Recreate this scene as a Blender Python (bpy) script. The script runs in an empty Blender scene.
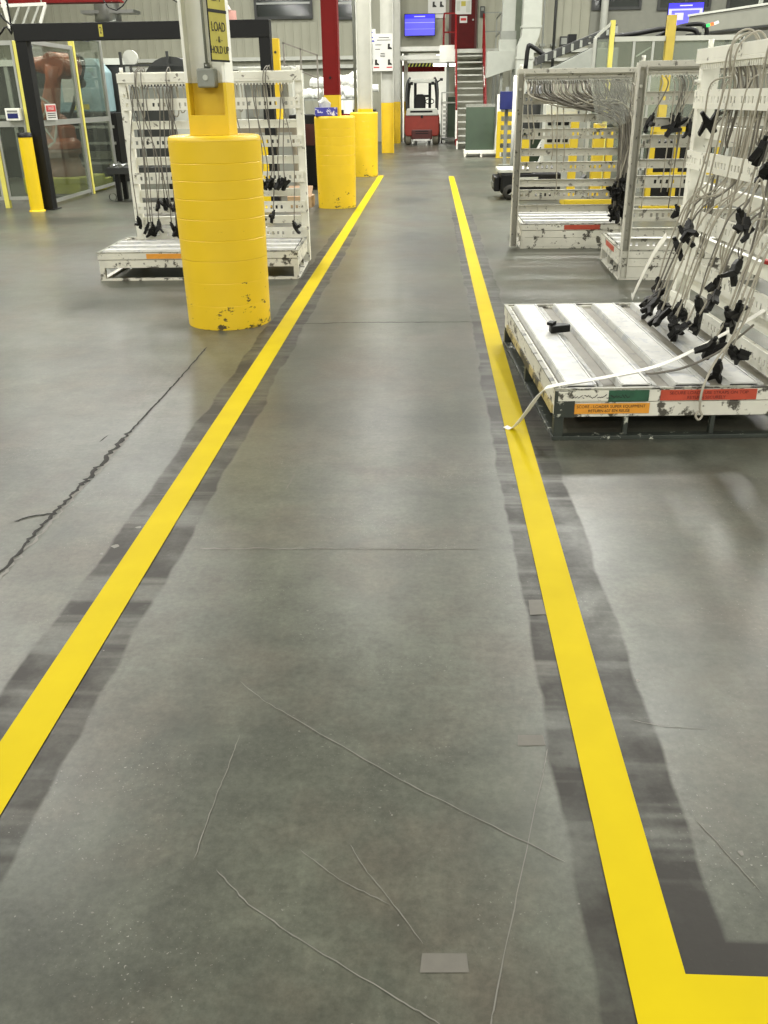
import bpy, bmesh, math, random
from math import sin, cos, pi, radians, tan
from mathutils import Vector, Matrix, Euler

random.seed(7)
sc = bpy.context.scene
COL = sc.collection

# ------------------------------------------------------------------ materials
def lin(c):
    if isinstance(c, str):
        c = c.lstrip('#'); c = [int(c[i:i+2], 16)/255 for i in (0, 2, 4)]
        c = [x/12.92 if x <= .04045 else ((x+.055)/1.055)**2.4 for x in c]
    return (c[0], c[1], c[2], 1.0)

def new_mat(name):
    m = bpy.data.materials.new(name); m.use_nodes = True
    nt = m.node_tree
    return m, nt, nt.nodes['Principled BSDF']

def mat(name, c, rough=.5, metal=0.0, var=.10, scale=6.0, scuff=None, scuff_at=.62, scuff_scale=14.0, emit=None, estr=0, spec=.5, bump=0.0):
    m, nt, b = new_mat(name)
    N, L = nt.nodes, nt.links
    c = lin(c)
    tc = N.new('ShaderNodeTexCoord')
    nz = N.new('ShaderNodeTexNoise'); nz.inputs['Scale'].default_value = scale; nz.inputs['Detail'].default_value = 5
    L.new(tc.outputs['Object'], nz.inputs['Vector'])
    rp = N.new('ShaderNodeValToRGB')
    rp.color_ramp.elements[0].position = .3; rp.color_ramp.elements[1].position = .7
    rp.color_ramp.elements[0].color = tuple(x*(1-var) for x in c[:3])+(1,)
    rp.color_ramp.elements[1].color = tuple(min(1, x*(1+var)) for x in c[:3])+(1,)
    L.new(nz.outputs['Fac'], rp.inputs['Fac'])
    out = rp.outputs['Color']
    if scuff:
        n2 = N.new('ShaderNodeTexNoise'); n2.inputs['Scale'].default_value = scuff_scale; n2.inputs['Detail'].default_value = 8
        n2.inputs['Roughness'].default_value = .65
        L.new(tc.outputs['Object'], n2.inputs['Vector'])
        r2 = N.new('ShaderNodeValToRGB'); r2.color_ramp.elements[0].position = scuff_at; r2.color_ramp.elements[1].position = scuff_at+.05
        L.new(n2.outputs['Fac'], r2.inputs['Fac'])
        mx = N.new('ShaderNodeMix'); mx.data_type = 'RGBA'
        L.new(r2.outputs['Color'], mx.inputs[0]); L.new(out, mx.inputs[6]); mx.inputs[7].default_value = lin(scuff)
        out = mx.outputs[2]
    L.new(out, b.inputs['Base Color'])
    b.inputs['Roughness'].default_value = rough; b.inputs['Metallic'].default_value = metal
    b.inputs['Specular IOR Level'].default_value = spec
    if bump:
        bp = N.new('ShaderNodeBump'); bp.inputs['Strength'].default_value = bump; bp.inputs['Distance'].default_value = .01
        L.new(nz.outputs['Fac'], bp.inputs['Height']); L.new(bp.outputs['Normal'], b.inputs['Normal'])
    if emit:
        b.inputs['Emission Color'].default_value = lin(emit); b.inputs['Emission Strength'].default_value = estr
    return m

def glass_mat(name, tint, refl=.10, rough=.05, haze=0.0, haze_col='#B8BCB4'):
    m = bpy.data.materials.new(name); m.use_nodes = True
    nt = m.node_tree; N, L = nt.nodes, nt.links
    N.remove(N['Principled BSDF'])
    o = N['Material Output']
    tr = N.new('ShaderNodeBsdfTransparent'); tr.inputs['Color'].default_value = lin(tint)
    gl = N.new('ShaderNodeBsdfGlossy'); gl.inputs['Roughness'].default_value = rough
    lw = N.new('ShaderNodeLayerWeight'); lw.inputs['Blend'].default_value = .35
    mu = N.new('ShaderNodeMath'); mu.operation = 'MULTIPLY_ADD'; mu.inputs[1].default_value = .4; mu.inputs[2].default_value = refl*.4
    L.new(lw.outputs['Fresnel'], mu.inputs[0])
    mx = N.new('ShaderNodeMixShader'); L.new(mu.outputs[0], mx.inputs[0]); L.new(tr.outputs[0], mx.inputs[1]); L.new(gl.outputs[0], mx.inputs[2])
    res = mx.outputs[0]
    if haze:
        df = N.new('ShaderNodeBsdfDiffuse'); df.inputs['Color'].default_value = lin(haze_col)
        m2 = N.new('ShaderNodeMixShader'); m2.inputs[0].default_value = haze
        L.new(res, m2.inputs[1]); L.new(df.outputs[0], m2.inputs[2]); res = m2.outputs[0]
    L.new(res, o.inputs['Surface'])
    return m

def floor_material():
    m, nt, b = new_mat('polished_concrete')
    N, L = nt.nodes, nt.links
    geo = N.new('ShaderNodeNewGeometry')
    pos = geo.outputs['Position']
    sep = N.new('ShaderNodeSeparateXYZ'); L.new(pos, sep.inputs[0])
    def noise(scale, detail=6, rough=.6, vec=None, dist=0):
        n = N.new('ShaderNodeTexNoise'); n.inputs['Scale'].default_value = scale; n.inputs['Detail'].default_value = detail
        n.inputs['Roughness'].default_value = rough; n.inputs['Distortion'].default_value = dist
        L.new(vec or pos, n.inputs['Vector']); return n.outputs['Fac']
    def math_(op, a, bb=None, cc=None):
        n = N.new('ShaderNodeMath'); n.operation = op
        for i, v in enumerate((a, bb, cc)):
            if v is None: continue
            if isinstance(v, (int, float)): n.inputs[i].default_value = v
            else: L.new(v, n.inputs[i])
        return n.outputs[0]
    def ramp(f, p0, p1, c0=(0, 0, 0, 1), c1=(1, 1, 1, 1)):
        r = N.new('ShaderNodeValToRGB'); r.color_ramp.elements[0].position = p0; r.color_ramp.elements[1].position = p1
        r.color_ramp.elements[0].color = c0; r.color_ramp.elements[1].color = c1
        L.new(f, r.inputs['Fac']); return r.outputs['Color']
    def mix(f, a, bb, mode='MIX'):
        n = N.new('ShaderNodeMix'); n.data_type = 'RGBA'; n.blend_type = mode
        if isinstance(f, (int, float)): n.inputs[0].default_value = f
        else: L.new(f, n.inputs[0])
        for i, v in ((6, a), (7, bb)):
            if isinstance(v, tuple): n.inputs[i].default_value = v
            else: L.new(v, n.inputs[i])
        return n.outputs[2]
    # broad tone: greenish grey to warm grey
    base = ramp(noise(.55, 4, .55, dist=.6), .36, .64, lin('#42443C'), lin('#54564B'))
    warm = ramp(noise(1.3, 6, .65), .46, .64)
    base = mix(math_('MULTIPLY', warm, .6), base, lin('#524B40'))
    mott = ramp(noise(7, 9, .72), .34, .68, (.76, .76, .76, 1), (1.22, 1.22, 1.22, 1))
    base = mix(1.0, base, mott, 'MULTIPLY')
    # trowel / traffic smears stretched along the lane and across it
    st = N.new('ShaderNodeMapping'); st.inputs['Scale'].default_value = (5.5, .8, 1); L.new(pos, st.inputs['Vector'])
    sm = ramp(noise(1.5, 6, .6, st.outputs[0]), .3, .75, (.9, .9, .9, 1), (1.1, 1.1, 1.1, 1))
    base = mix(1.0, base, sm, 'MULTIPLY')
    st2 = N.new('ShaderNodeMapping'); st2.inputs['Scale'].default_value = (.7, 7, 1); L.new(pos, st2.inputs['Vector'])
    sm2 = ramp(noise(1.5, 6, .6, st2.outputs[0]), .3, .75, (.92, .92, .92, 1), (1.08, 1.08, 1.08, 1))
    base = mix(1.0, base, sm2, 'MULTIPLY')
    fine = ramp(noise(48, 9, .75), .36, .66, (.80, .80, .79, 1), (1.2, 1.2, 1.2, 1))
    base = mix(1.0, base, fine, 'MULTIPLY')
    # pale aggregate specks and dark pits
    sp = ramp(noise(120, 2, .6), .66, .70)
    sp = math_('MULTIPLY', sp, ramp(noise(2.2, 4), .5, .66))
    base = mix(math_('MULTIPLY', sp, .8), base, lin('#8F8C84'))
    pit = ramp(noise(38, 4, .6), .73, .78)
    base = mix(math_('MULTIPLY', pit, .45), base, lin('#3A3A36'))
    # dark residue of older floor paint ground off beside the two yellow lines
    wob = math_('MULTIPLY', math_('SUBTRACT', noise(1.6, 3, .6), .5), .10)
    def band(cx, lo, hi, ymin, ymax):
        dx = math_('ADD', math_('SUBTRACT', sep.outputs[0], cx), wob)
        a = math_('SMOOTH_MIN', math_('MULTIPLY', math_('SUBTRACT', dx, -lo), 90), math_('MULTIPLY', math_('SUBTRACT', hi, dx), 90), .2)
        yy = math_('MINIMUM', math_('MULTIPLY', math_('SUBTRACT', sep.outputs[1], ymin), 40), math_('MULTIPLY', math_('SUBTRACT', ymax, sep.outputs[1]), 1.0))
        n = N.new('ShaderNodeClamp'); L.new(math_('MINIMUM', a, yy), n.inputs[0]); return n.outputs[0]
    b1 = band(.445, .135, .155, .4, 14.0)
    b2 = band(-1.045, .145, .15, .4, 12.0)
    # cross leg of the corner
    dy = math_('ABSOLUTE', math_('SUBTRACT', sep.outputs[1], 1.13))
    c1 = math_('MULTIPLY', math_('SUBTRACT', .105, dy), 90)
    c2 = math_('MULTIPLY', math_('SUBTRACT', sep.outputs[0], .44), 60)
    cn = N.new('ShaderNodeClamp'); L.new(math_('MINIMUM', c1, c2), cn.inputs[0])
    mask = math_('MAXIMUM', math_('MAXIMUM', b1, b2), cn.outputs[0])
    wear = ramp(noise(2.6, 6, .65), .36, .56, (.35, .35, .35, 1), (1, 1, 1, 1))
    seg = N.new('ShaderNodeMapping'); seg.inputs['Scale'].default_value = (.4, 5.5, 1); L.new(pos, seg.inputs['Vector'])
    wear2 = ramp(noise(1.4, 3, .7, seg.outputs[0]), .36, .5, (.3, .3, .3, 1), (1, 1, 1, 1))
    mask = math_('MULTIPLY', math_('MULTIPLY', mask, wear), wear2)
    base = mix(math_('MULTIPLY', mask, .9), base, lin('#1C1813'))
    L.new(base, b.inputs['Base Color'])
    rr = ramp(noise(1.3, 3, .5), .25, .8, (.29, .29, .29, 1), (.40, .40, .40, 1))
    rr = mix(math_('MULTIPLY', mask, .7), rr, (.62, .62, .62, 1))
    L.new(rr, b.inputs['Roughness'])
    b.inputs['Specular IOR Level'].default_value = .3; b.inputs['IOR'].default_value = 1.5
    bp = N.new('ShaderNodeBump'); bp.inputs['Strength'].default_value = .12; bp.inputs['Distance'].default_value = .004
    L.new(noise(30, 6, .6), bp.inputs['Height']); L.new(bp.outputs['Normal'], b.inputs['Normal'])
    return m

def guard_material(name, c):
    m, nt, b = new_mat(name); N, L = nt.nodes, nt.links
    tc = N.new('ShaderNodeTexCoord'); sep = N.new('ShaderNodeSeparateXYZ'); L.new(tc.outputs['Object'], sep.inputs[0])
    nz = N.new('ShaderNodeTexNoise'); nz.inputs['Scale'].default_value = 4; L.new(tc.outputs['Object'], nz.inputs['Vector'])
    rp = N.new('ShaderNodeValToRGB'); c = lin(c)
    rp.color_ramp.elements[0].color = tuple(x*.9 for x in c[:3])+(1,); rp.color_ramp.elements[1].color = tuple(min(1, x*1.06) for x in c[:3])+(1,)
    L.new(nz.outputs['Fac'], rp.inputs['Fac'])
    mp = N.new('ShaderNodeMapping'); mp.inputs['Scale'].default_value = (1.0, 1.0, 1.9); L.new(tc.outputs['Object'], mp.inputs['Vector'])
    n2 = N.new('ShaderNodeTexNoise'); n2.inputs['Scale'].default_value = 11; n2.inputs['Detail'].default_value = 8; n2.inputs['Roughness'].default_value = .68
    L.new(mp.outputs[0], n2.inputs['Vector'])
    # knocks and scrapes gather towards the foot
    mr = N.new('ShaderNodeMapRange'); mr.inputs['From Min'].default_value = 0; mr.inputs['From Max'].default_value = .55
    mr.inputs['To Min'].default_value = .10; mr.inputs['To Max'].default_value = -.03
    L.new(sep.outputs[2], mr.inputs['Value'])
    ad = N.new('ShaderNodeMath'); ad.operation = 'ADD'; L.new(n2.outputs['Fac'], ad.inputs[0]); L.new(mr.outputs[0], ad.inputs[1])
    r2 = N.new('ShaderNodeValToRGB'); r2.color_ramp.elements[0].position = .66; r2.color_ramp.elements[1].position = .70
    L.new(ad.outputs[0], r2.inputs['Fac'])
    mx = N.new('ShaderNodeMix'); mx.data_type = 'RGBA'; mx.inputs[7].default_value = lin('#4B4020')
    L.new(r2.outputs['Color'], mx.inputs[0]); L.new(rp.outputs['Color'], mx.inputs[6])
    L.new(mx.outputs[2], b.inputs['Base Color']); b.inputs['Roughness'].default_value = .42
    return m

M = {}
M['floor'] = floor_material()
M['line'] = mat('yellow_floor_paint', '#B4A004', .6, spec=.1, var=.05, scale=5, scuff='#B9A338', scuff_at=.70, scuff_scale=5)
M['guard'] = guard_material('yellow_column_guard_plastic', '#DDB91F')
M['yellow'] = mat('yellow_paint', '#D6B41B', .42, var=.06, scuff='#8E7A2A', scuff_at=.7)
M['boll'] = mat('bollard_yellow', '#DEBE14', .4, var=.04)
M['paleyellow'] = mat('pale_yellow_paint', '#D5CC62', .5, var=.08)
M['postyellow'] = mat('faded_post_yellow', '#B9A443', .5, var=.1)
M['olive'] = mat('olive_yellow_paint', '#A8A83A', .5)
M['white'] = mat('white_paint', '#E4E4DA', .45, var=.05)
M['colwhite'] = mat('pale_column_paint', '#B4B4AA', .45, var=.05)
M['ductwhite'] = mat('duct_white', '#A2A59B', .45, var=.05)
M['yellowshade'] = mat('yellow_paint_shaded', '#C0A61E', .45, var=.06)  # darker copy of the yellow paint, shade among the machines put into the colour
M['rack'] = mat('rack_white_paint', '#DEDDD1', .45, var=.06, scuff='#77736A', scuff_at=.61, scuff_scale=16)
M['rackshade'] = mat('rack_white_shaded', '#BFBDB1', .5, var=.1, scuff='#6A675E', scuff_at=.58, scuff_scale=16)  # white rack paint toned down for the further racks, shade painted in
M['rim'] = mat('worn_rim_paint', '#8E8D80', .5, var=.2, scuff='#3E3D36', scuff_at=.52, scuff_scale=10)
M['rackdirty'] = mat('rack_worn_paint', '#CDCBBE', .5, var=.1, scuff='#4A473E', scuff_at=.54, scuff_scale=12)
M['slat'] = mat('slat_white', '#B6B6B1', .45, var=.12, scale=9, scuff='#A3A5A7', scuff_at=.54, scuff_scale=11)
M['deck'] = mat('deck_plate_grey', '#6E6A5D', .55, var=.12, scuff='#5A574E', scuff_at=.62)
M['blackworn'] = mat('worn_dark_green_paint', '#2E332D', .5, var=.25, scuff='#A9AA9C', scuff_at=.60, scuff_scale=22)
M['cable'] = mat('grey_cable', '#9E998A', .65, var=.1)
M['cabledark'] = mat('dark_grey_cable', '#6A665D', .65, var=.1)
M['clip'] = mat('black_plastic', '#0B0A08', .5, spec=.3, var=.2)
M['strap'] = mat('white_strap', '#E6E4DA', .6, var=.04)
M['black'] = mat('black_paint', '#0B0C0B', .5, spec=.3, var=.15)
M['dark'] = mat('dark_machine', '#2B2D2B', .45, var=.25, scale=3)
M['darkgreen'] = mat('dark_green', '#2A3B27', .45, var=.14, scale=3)
M['grey'] = mat('machine_grey', '#83867E', .45, var=.08)
M['lightgrey'] = mat('light_grey', '#B3B5AB', .5, var=.06)
M['alu'] = mat('aluminium', '#B4B6B0', .35, .6, var=.05)
M['steel'] = mat('brushed_steel', '#8C8E8A', .3, .9, var=.1)
M['red'] = mat('red_paint', '#6E0907', .5, spec=.25, var=.07)
M['forkred'] = mat('forklift_red', '#7E2A1F', .38, var=.08)
M['darkred'] = mat('dark_red', '#431610', .45)
M['orange'] = mat('robot_orange', '#94502F', .4, var=.12)
M['rustbase'] = mat('robot_base_brown', '#6F4E36', .5, var=.15)
M['teal'] = mat('pale_blue_machine', '#7E979A', .45)
M['blue'] = mat('navy_blue', '#16205E', .45)
M['siding'] = mat('wall_siding', '#969685', .55, var=.04, scale=1.5)
M['wallgrey'] = mat('wall_grey', '#7C7D72', .6, var=.05)
M['brightwall'] = mat('white_wall', '#EDEDE6', .6, var=.02)
M['ceiling'] = mat('ceiling_deck', '#9C9C95', .7)
M['paper'] = mat('paper_white', '#C6C6C0', .6, var=.02)
M['card'] = mat('cardboard', '#A48A66', .7, var=.06)
M['carddark'] = mat('cardboard_flap', '#9C8062', .7, var=.06)
M['tissueblue'] = mat('tissue_box_blue', '#3A3A96', .5, var=.2, scale=30, scuff='#C9CADF', scuff_at=.55, scuff_scale=18)
M['ink'] = mat('black_ink', '#1B1914', .6)
M['inkred'] = mat('red_ink', '#B02828', .6)
M['inkblue'] = mat('blue_ink', '#2A2F98', .6)
M['inkdark'] = mat('dark_red_ink', '#5A1610', .6)
M['stick_or'] = mat('orange_sticker', '#D5912F', .5, var=.08, scale=20)
M['stick_red'] = mat('red_sticker', '#AD4630', .5, var=.12, scale=18, scuff='#D8CFC0', scuff_at=.68)
M['stick_green'] = mat('green_paint_patch', '#27503A', .5, var=.25, scale=20, scuff='#D0D2C4', scuff_at=.66)
M['signyellow'] = mat('sign_yellow', '#A89E3C', .5)
M['tyre'] = mat('tyre_rubber', '#2B2A25', .7)
M['tyrepale'] = mat('pale_tyre', '#7C7766', .7)
M['film'] = glass_mat('stretch_film', '#DADCD4', .12, .2, .30, '#C4C5BD')
M['glass'] = glass_mat('clear_panel', '#E4E8E2', .05, .03, .04, '#9DA39A')
M['glass2'] = glass_mat('clear_guard_panel', '#D5DAD2', .08, .04, .22, '#B4BBB0')
M['winglass'] = mat('dark_window_glass', '#2E322F', .08, .0, var=.2, scale=.8)
M['lamp'] = mat('lamp_diffuser', '#FFFFFF', .5, var=0, emit='#FFFDF4', estr=7)
M['screen'] = mat('screen_violet', '#4A4AD8', .3, var=.05, scale=3, emit='#5A55E6', estr=.75)
M['screenhead'] = mat('screen_blue', '#2A22C8', .3, var=.05, scale=3, emit='#2A25E0', estr=.8)
M['screenlight'] = mat('screen_pale', '#9A98F0', .3, var=.05, emit='#A6A4FF', estr=.8)
M['ledg'] = mat('green_lamp', '#30C060', .3, emit='#35D868', estr=1.2)
M['ledo'] = mat('orange_lamp', '#E06030', .3, emit='#F07030', estr=1.0)
M['crack'] = mat('crack_dark', '#24231F', .9, var=.2, scale=30)
M['crackpale'] = mat('scratch_pale', '#67655D', .6, var=.1)
M['patch'] = mat('tape_residue_patch', '#5A574F', .6, var=.1, scale=25)
M['wrap'] = mat('shiny_white_wrap', '#E6E7E2', .25, var=.05)
M['pink'] = mat('pink_plastic', '#B98A80', .5)

# ------------------------------------------------------------------ mesh builder
class MB:
    def __init__(s): s.v = []; s.f = []; s.sm = []
    def add(s, vs, fs, smooth=False):
        o = len(s.v); s.v += [tuple(p) for p in vs]; s.f += [tuple(i+o for i in f) for f in fs]; s.sm += [smooth]*len(fs); return s
    def box(s, x0, x1, y0, y1, z0, z1, mx=None):
        vs = [Vector(p) for p in ((x0,y0,z0),(x1,y0,z0),(x1,y1,z0),(x0,y1,z0),(x0,y0,z1),(x1,y0,z1),(x1,y1,z1),(x0,y1,z1))]
        if mx is not None: vs = [mx @ p for p in vs]
        return s.add(vs, [(0,3,2,1),(4,5,6,7),(0,1,5,4),(1,2,6,5),(2,3,7,6),(3,0,4,7)])
    def bar(s, p, q, w, h=None, up=(0,0,1)):
        h = w if h is None else h
        p, q = Vector(p), Vector(q); d = (q-p); l = d.length; d.normalize(); up = Vector(up)
        if abs(d.dot(up)) > .99: up = Vector((0,1,0))
        sd = d.cross(up).normalized(); u = sd.cross(d)
        m = Matrix((sd, d, u)).transposed().to_4x4(); m.translation = p
        return s.box(-w/2, w/2, 0, l, -h/2, h/2, m)
    def tube(s, pts, r, n=8, cap=True):
        pts = [Vector(p) for p in pts]; rs = r if isinstance(r, (list, tuple)) else [r]*len(pts)
        ring = []; prev = None; vs = []; fs = []
        for i, p in enumerate(pts):
            t = (pts[min(i+1, len(pts)-1)]-pts[max(i-1, 0)])
            if t.length < 1e-9: t = Vector((0,0,1))
            t.normalize()
            if prev is None:
                a = Vector((0,0,1)) if abs(t.z) < .9 else Vector((1,0,0)); u = t.cross(a).normalized()
            else:
                u = (prev - t*prev.dot(t))
                u = u.normalized() if u.length > 1e-6 else t.cross(Vector((0,0,1))).normalized()
            prev = u; w = t.cross(u)
            vs += [p+(u*cos(2*pi*k/n)+w*sin(2*pi*k/n))*rs[i] for k in range(n)]
        for i in range(len(pts)-1):
            for k in range(n):
                a, b = i*n+k, i*n+(k+1) % n; fs.append((a, b, b+n, a+n))
        s.add(vs, fs, True)
        if cap:
            o = len(s.v)-len(vs); s.f += [tuple(o+k for k in reversed(range(n))), tuple(o+(len(pts)-1)*n+k for k in range(n))]; s.sm += [False]*2
        return s
    def lathe(s, prof, n=32, c=(0,0,0), a0=0, mx=None):
        vs = []; fs = []; k = len(prof)
        for i in range(n):
            a = 2*pi*i/n+a0
            for r, z in prof:
                p = Vector((r*cos(a), r*sin(a), z))
                if mx is not None: p = mx @ p
                vs.append(p+Vector(c))
        for i in range(n):
            j = (i+1) % n
            for t in range(k-1): fs.append((i*k+t, j*k+t, j*k+t+1, i*k+t+1))
        return s.add(vs, fs, True)
    def disc(s, c, r, axis='y', n=20, th=.02):
        c = Vector(c); ax = {'x': Vector((1,0,0)), 'y': Vector((0,1,0)), 'z': Vector((0,0,1))}[axis]
        return s.tube([c-ax*th/2, c+ax*th/2], r, n)
    def prism(s, poly, d0, d1, plane='xz', mx=None):
        n = len(poly); vs = []
        for d in (d0, d1):
            for a, b in poly:
                p = {'xz': (a, d, b), 'yz': (d, a, b), 'xy': (a, b, d)}[plane]
                vs.append(mx @ Vector(p) if mx is not None else Vector(p))
        fs = [tuple(reversed(range(n))), tuple(range(n, 2*n))]+[(i, (i+1) % n, n+(i+1) % n, n+i) for i in range(n)]
        return s.add(vs, fs)
    def plate(s, x0, x1, z0, z1, y0, y1, holes):
        """plate in the xz plane, thickness y0..y1, with rectangular holes cut through: holes = [(hx0,hx1,hz0,hz1)], sorted, same z row"""
        if not holes: return s.box(x0, x1, y0, y1, z0, z1)
        hz0, hz1 = holes[0][2], holes[0][3]
        s.box(x0, x1, y0, y1, z0, hz0); s.box(x0, x1, y0, y1, hz1, z1)
        px = x0
        for a, b, _, _ in holes:
            s.box(px, a, y0, y1, hz0, hz1); px = b
        return s.box(px, x1, y0, y1, hz0, hz1)
    def build(s, name, m, parent=None, bevel=0, loc=None):
        me = bpy.data.meshes.new(name); me.from_pydata(s.v, [], s.f)
        for p, q in zip(me.polygons, s.sm): p.use_smooth = q
        bm = bmesh.new(); bm.from_mesh(me); bmesh.ops.recalc_face_normals(bm, faces=bm.faces); bm.to_mesh(me); bm.free()
        me.materials.append(M[m] if isinstance(m, str) else m)
        o = bpy.data.objects.new(name, me); COL.objects.link(o)
        if parent is not None: o.parent = parent
        if loc: o.location = loc
        if bevel:
            md = o.modifiers.new('bevel', 'BEVEL'); md.width = bevel; md.segments = 2; md.limit_method = 'ANGLE'
        return o

def tag(o, label, cat, group=None, kind=None):
    if label: o['label'] = label
    if cat: o['category'] = cat
    if group: o['group'] = group
    if kind: o['kind'] = kind
    return o

def thing(name, label, cat, loc=(0,0,0), rz=0, group=None):
    o = bpy.data.objects.new(name, None); COL.objects.link(o); o.empty_display_size = .1
    o.location = loc; o.rotation_euler = (0, 0, rz)
    return tag(o, label, cat, group)

def struct(o, label=None, cat=None):
    return tag(o, label, cat, kind='structure')

def text_part(name, s, size, m, parent, loc, rot, sx=1.0, depth=.0006):
    cu = bpy.data.curves.new(name, 'FONT'); cu.body = s; cu.size = size; cu.extrude = depth; cu.align_x = 'CENTER'; cu.align_y = 'CENTER'
    t = bpy.data.objects.new(name+'_src', cu); COL.objects.link(t)
    dg = bpy.context.evaluated_depsgraph_get(); me = bpy.data.meshes.new_from_object(t.evaluated_get(dg))
    bpy.data.objects.remove(t); bpy.data.curves.remove(cu)
    me.materials.clear(); me.materials.append(M[m])
    o = bpy.data.objects.new(name, me); COL.objects.link(o); o.parent = parent
    o.location = loc; o.rotation_euler = rot; o.scale = (sx, 1, 1)
    return o

# ------------------------------------------------------------------ room shell
XL, XR, YF, YB, ZC = -16.0, 15.0, -18.0, 36.0, 8.6
struct(MB().add([(XL,YF,0),(XR,YF,0),(XR,44,0),(XL,44,0)], [(0,1,2,3)]).build('floor', 'floor'), 'grey worn concrete floor of the factory hall', 'floor')
fl = bpy.data.objects['floor']
struct(MB().add([(XL,YF,ZC),(XR,YF,ZC),(XR,44,ZC),(XL,44,ZC)], [(3,2,1,0)]).build('ceiling', 'ceiling'), 'grey roof deck high over the hall', 'ceiling')

def siding(x0, x1, z0, z1, y, pitch=.3, rib=.05):
    mb = MB(); mb.box(x0, x1, y, y+.08, z0, z1)
    x = x0+pitch/2
    while x < x1-.05:
        mb.box(x, x+rib, y-.035, y, z0, z1); x += pitch
    return mb
OPX0, OPX1, OPZ = -1.05, 0.62, 2.95       # passage under the platform
wb = siding(XL, OPX0, 0, ZC, YB); w2 = siding(OPX1, 5.6, 0, ZC, YB); w3 = siding(OPX0, OPX1, OPZ, ZC, YB)
for w in (w2, w3): wb.add(w.v, w.f)
struct(wb.build('wall_back', 'siding'), 'ribbed beige metal siding at the far end of the hall', 'wall')
struct(MB().box(5.6, XR, YB-.05, YB+.05, 0, ZC).build('wall_back_right', 'wallgrey'), 'plain grey end wall right of the ribbed siding', 'wall')
struct(MB().box(XL-.1, XL, YF, 44, 0, ZC).build('wall_left', 'siding'), 'pale side wall on the left', 'wall')
struct(MB().box(XR, XR+.1, YF, 44, 0, ZC).build('wall_right', 'siding'), 'pale side wall on the right', 'wall')
struct(MB().box(XL, XR, YF-.1, YF, 0, ZC).build('wall_front', 'siding'), 'pale wall behind the viewer', 'wall')
struct(MB().box(-3.2, 3.0, 42.0, 42.1, 0, 4).build('wall_passage', 'brightwall'), 'bright white wall at the end of the passage under the platform', 'wall')
struct(MB().box(-1.25, -1.12, 36.1, 42, 0, 3.4).build('wall_passage_left', 'brightwall'), 'white side wall inside the passage', 'wall')
struct(MB().box(2.0, 2.1, 36.1, 42, 0, 3.4).build('wall_passage_right', 'brightwall'), 'white right side wall inside the passage', 'wall')
struct(MB().box(-1.2, 2.1, 36.1, 42, 3.3, 3.4).build('ceiling_passage', 'brightwall'), 'low ceiling of the passage', 'ceiling')
# horizontal girts across the siding
t1 = MB().box(XL, OPX0-.1, YB-.2, YB-.04, 2.78, 2.9); struct(t1.build('trim_1', 'lightgrey'), 'pale horizontal rail along the left siding', 'trim')
t2 = MB().box(XL, OPX0-.1, YB-.2, YB-.04, 2.5, 2.62); struct(t2.build('trim_2', 'lightgrey'), 'lower pale horizontal rail along the left siding', 'trim')
t3 = MB().box(OPX0-.1, .66, YB-.5, YB-.06, 3.0, 3.14).box(OPX0-.1, .4, YB-.55, YB-.06, 2.72, 2.86); struct(t3.build('trim_3', 'white'), 'white double beam over the passage', 'trim')
t4 = MB().box(1.75, 5.6, YB-.2, YB-.04, 2.9, 3.02).box(1.75, 5.6, YB-.2, YB-.04, 2.62, 2.72); struct(t4.build('trim_4', 'lightgrey'), 'pale horizontal rails along the right siding', 'trim')

# clerestory windows
def window(n, x0, x1, z0, z1, label, bars=2):
    fr = MB(); t = .09
    y0, y1 = YB-.12, YB-.036
    fr.box(x0, x1, y0, y1, z0, z0+t).box(x0, x1, y0, y1, z1-t, z1).box(x0, x0+t, y0, y1, z0+t, z1-t).box(x1-t, x1, y0, y1, z0+t, z1-t)
    f = fr.build('window_%d' % n, 'dark'); struct(f, label, 'window')
    for k in range(1, bars):
        zz = z0+(z1-z0)*k/bars
        o = MB().box(x0+t, x1-t, y0, y1-.02, zz-.03, zz+.03).build('window_bar', 'steel', f); o['kind'] = 'structure'
    o = MB().box(x0+t, x1-t, y1-.015, y1-.005, z0+t, z1-t).build('window_pane', 'winglass', f); o['kind'] = 'structure'
window(1, -6.35, -4.25, 4.1, 5.6, 'dark window high on the far siding left of the red column', 3)
window(2, -3.55, -2.2, 4.05, 5.6, 'dark window high on the far siding right of the red column', 3)
window(3, 5.62, 7.35, 4.2, 5.7, 'dark window high on the far wall above the robot cell', 3)
window(4, 7.9, 9.75, 4.15, 5.7, 'dark window high on the wall behind the right screen', 3)
window(5, 10.3, 13, 4.1, 5.7, 'dark window high on the wall at the upper right', 3)

# ------------------------------------------------------------------ floor markings, cracks and scratches
LX0, LX1 = .383, .493
line = MB()
ys = [1.045+(19.6-1.045)*i/60 for i in range(61)]
rl = random.Random(3)
for a, b in zip(ys, ys[1:]):
    line.add([(LX0,a,.003),(LX1,a,.003),(LX1,b,.003),(LX0,b,.003)], [(0,1,2,3)])
line.add([(LX0,1.045,.003),(LX0,.9,.003),(LX1,.9,.003),(2.6,.995,.003),(2.6,1.152,.003),(LX1,1.152,.003),(LX1,1.045,.003)], [(0,1,2,3,4,5,6)])
tag(line.build('floor_line', 'line'), 'right-hand yellow floor line that turns a corner at its near end', 'floor line')
line = MB()
ys = [.3+(20.0-.3)*i/60 for i in range(61)]
for a, b in zip(ys, ys[1:]):
    line.add([(-1.1,a,.003),(-.985,a,.003),(-.985,b,.003),(-1.1,b,.003)], [(0,1,2,3)])
tag(line.build('floor_line', 'line'), 'left-hand straight yellow floor line beside the column guards', 'floor line')

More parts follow.
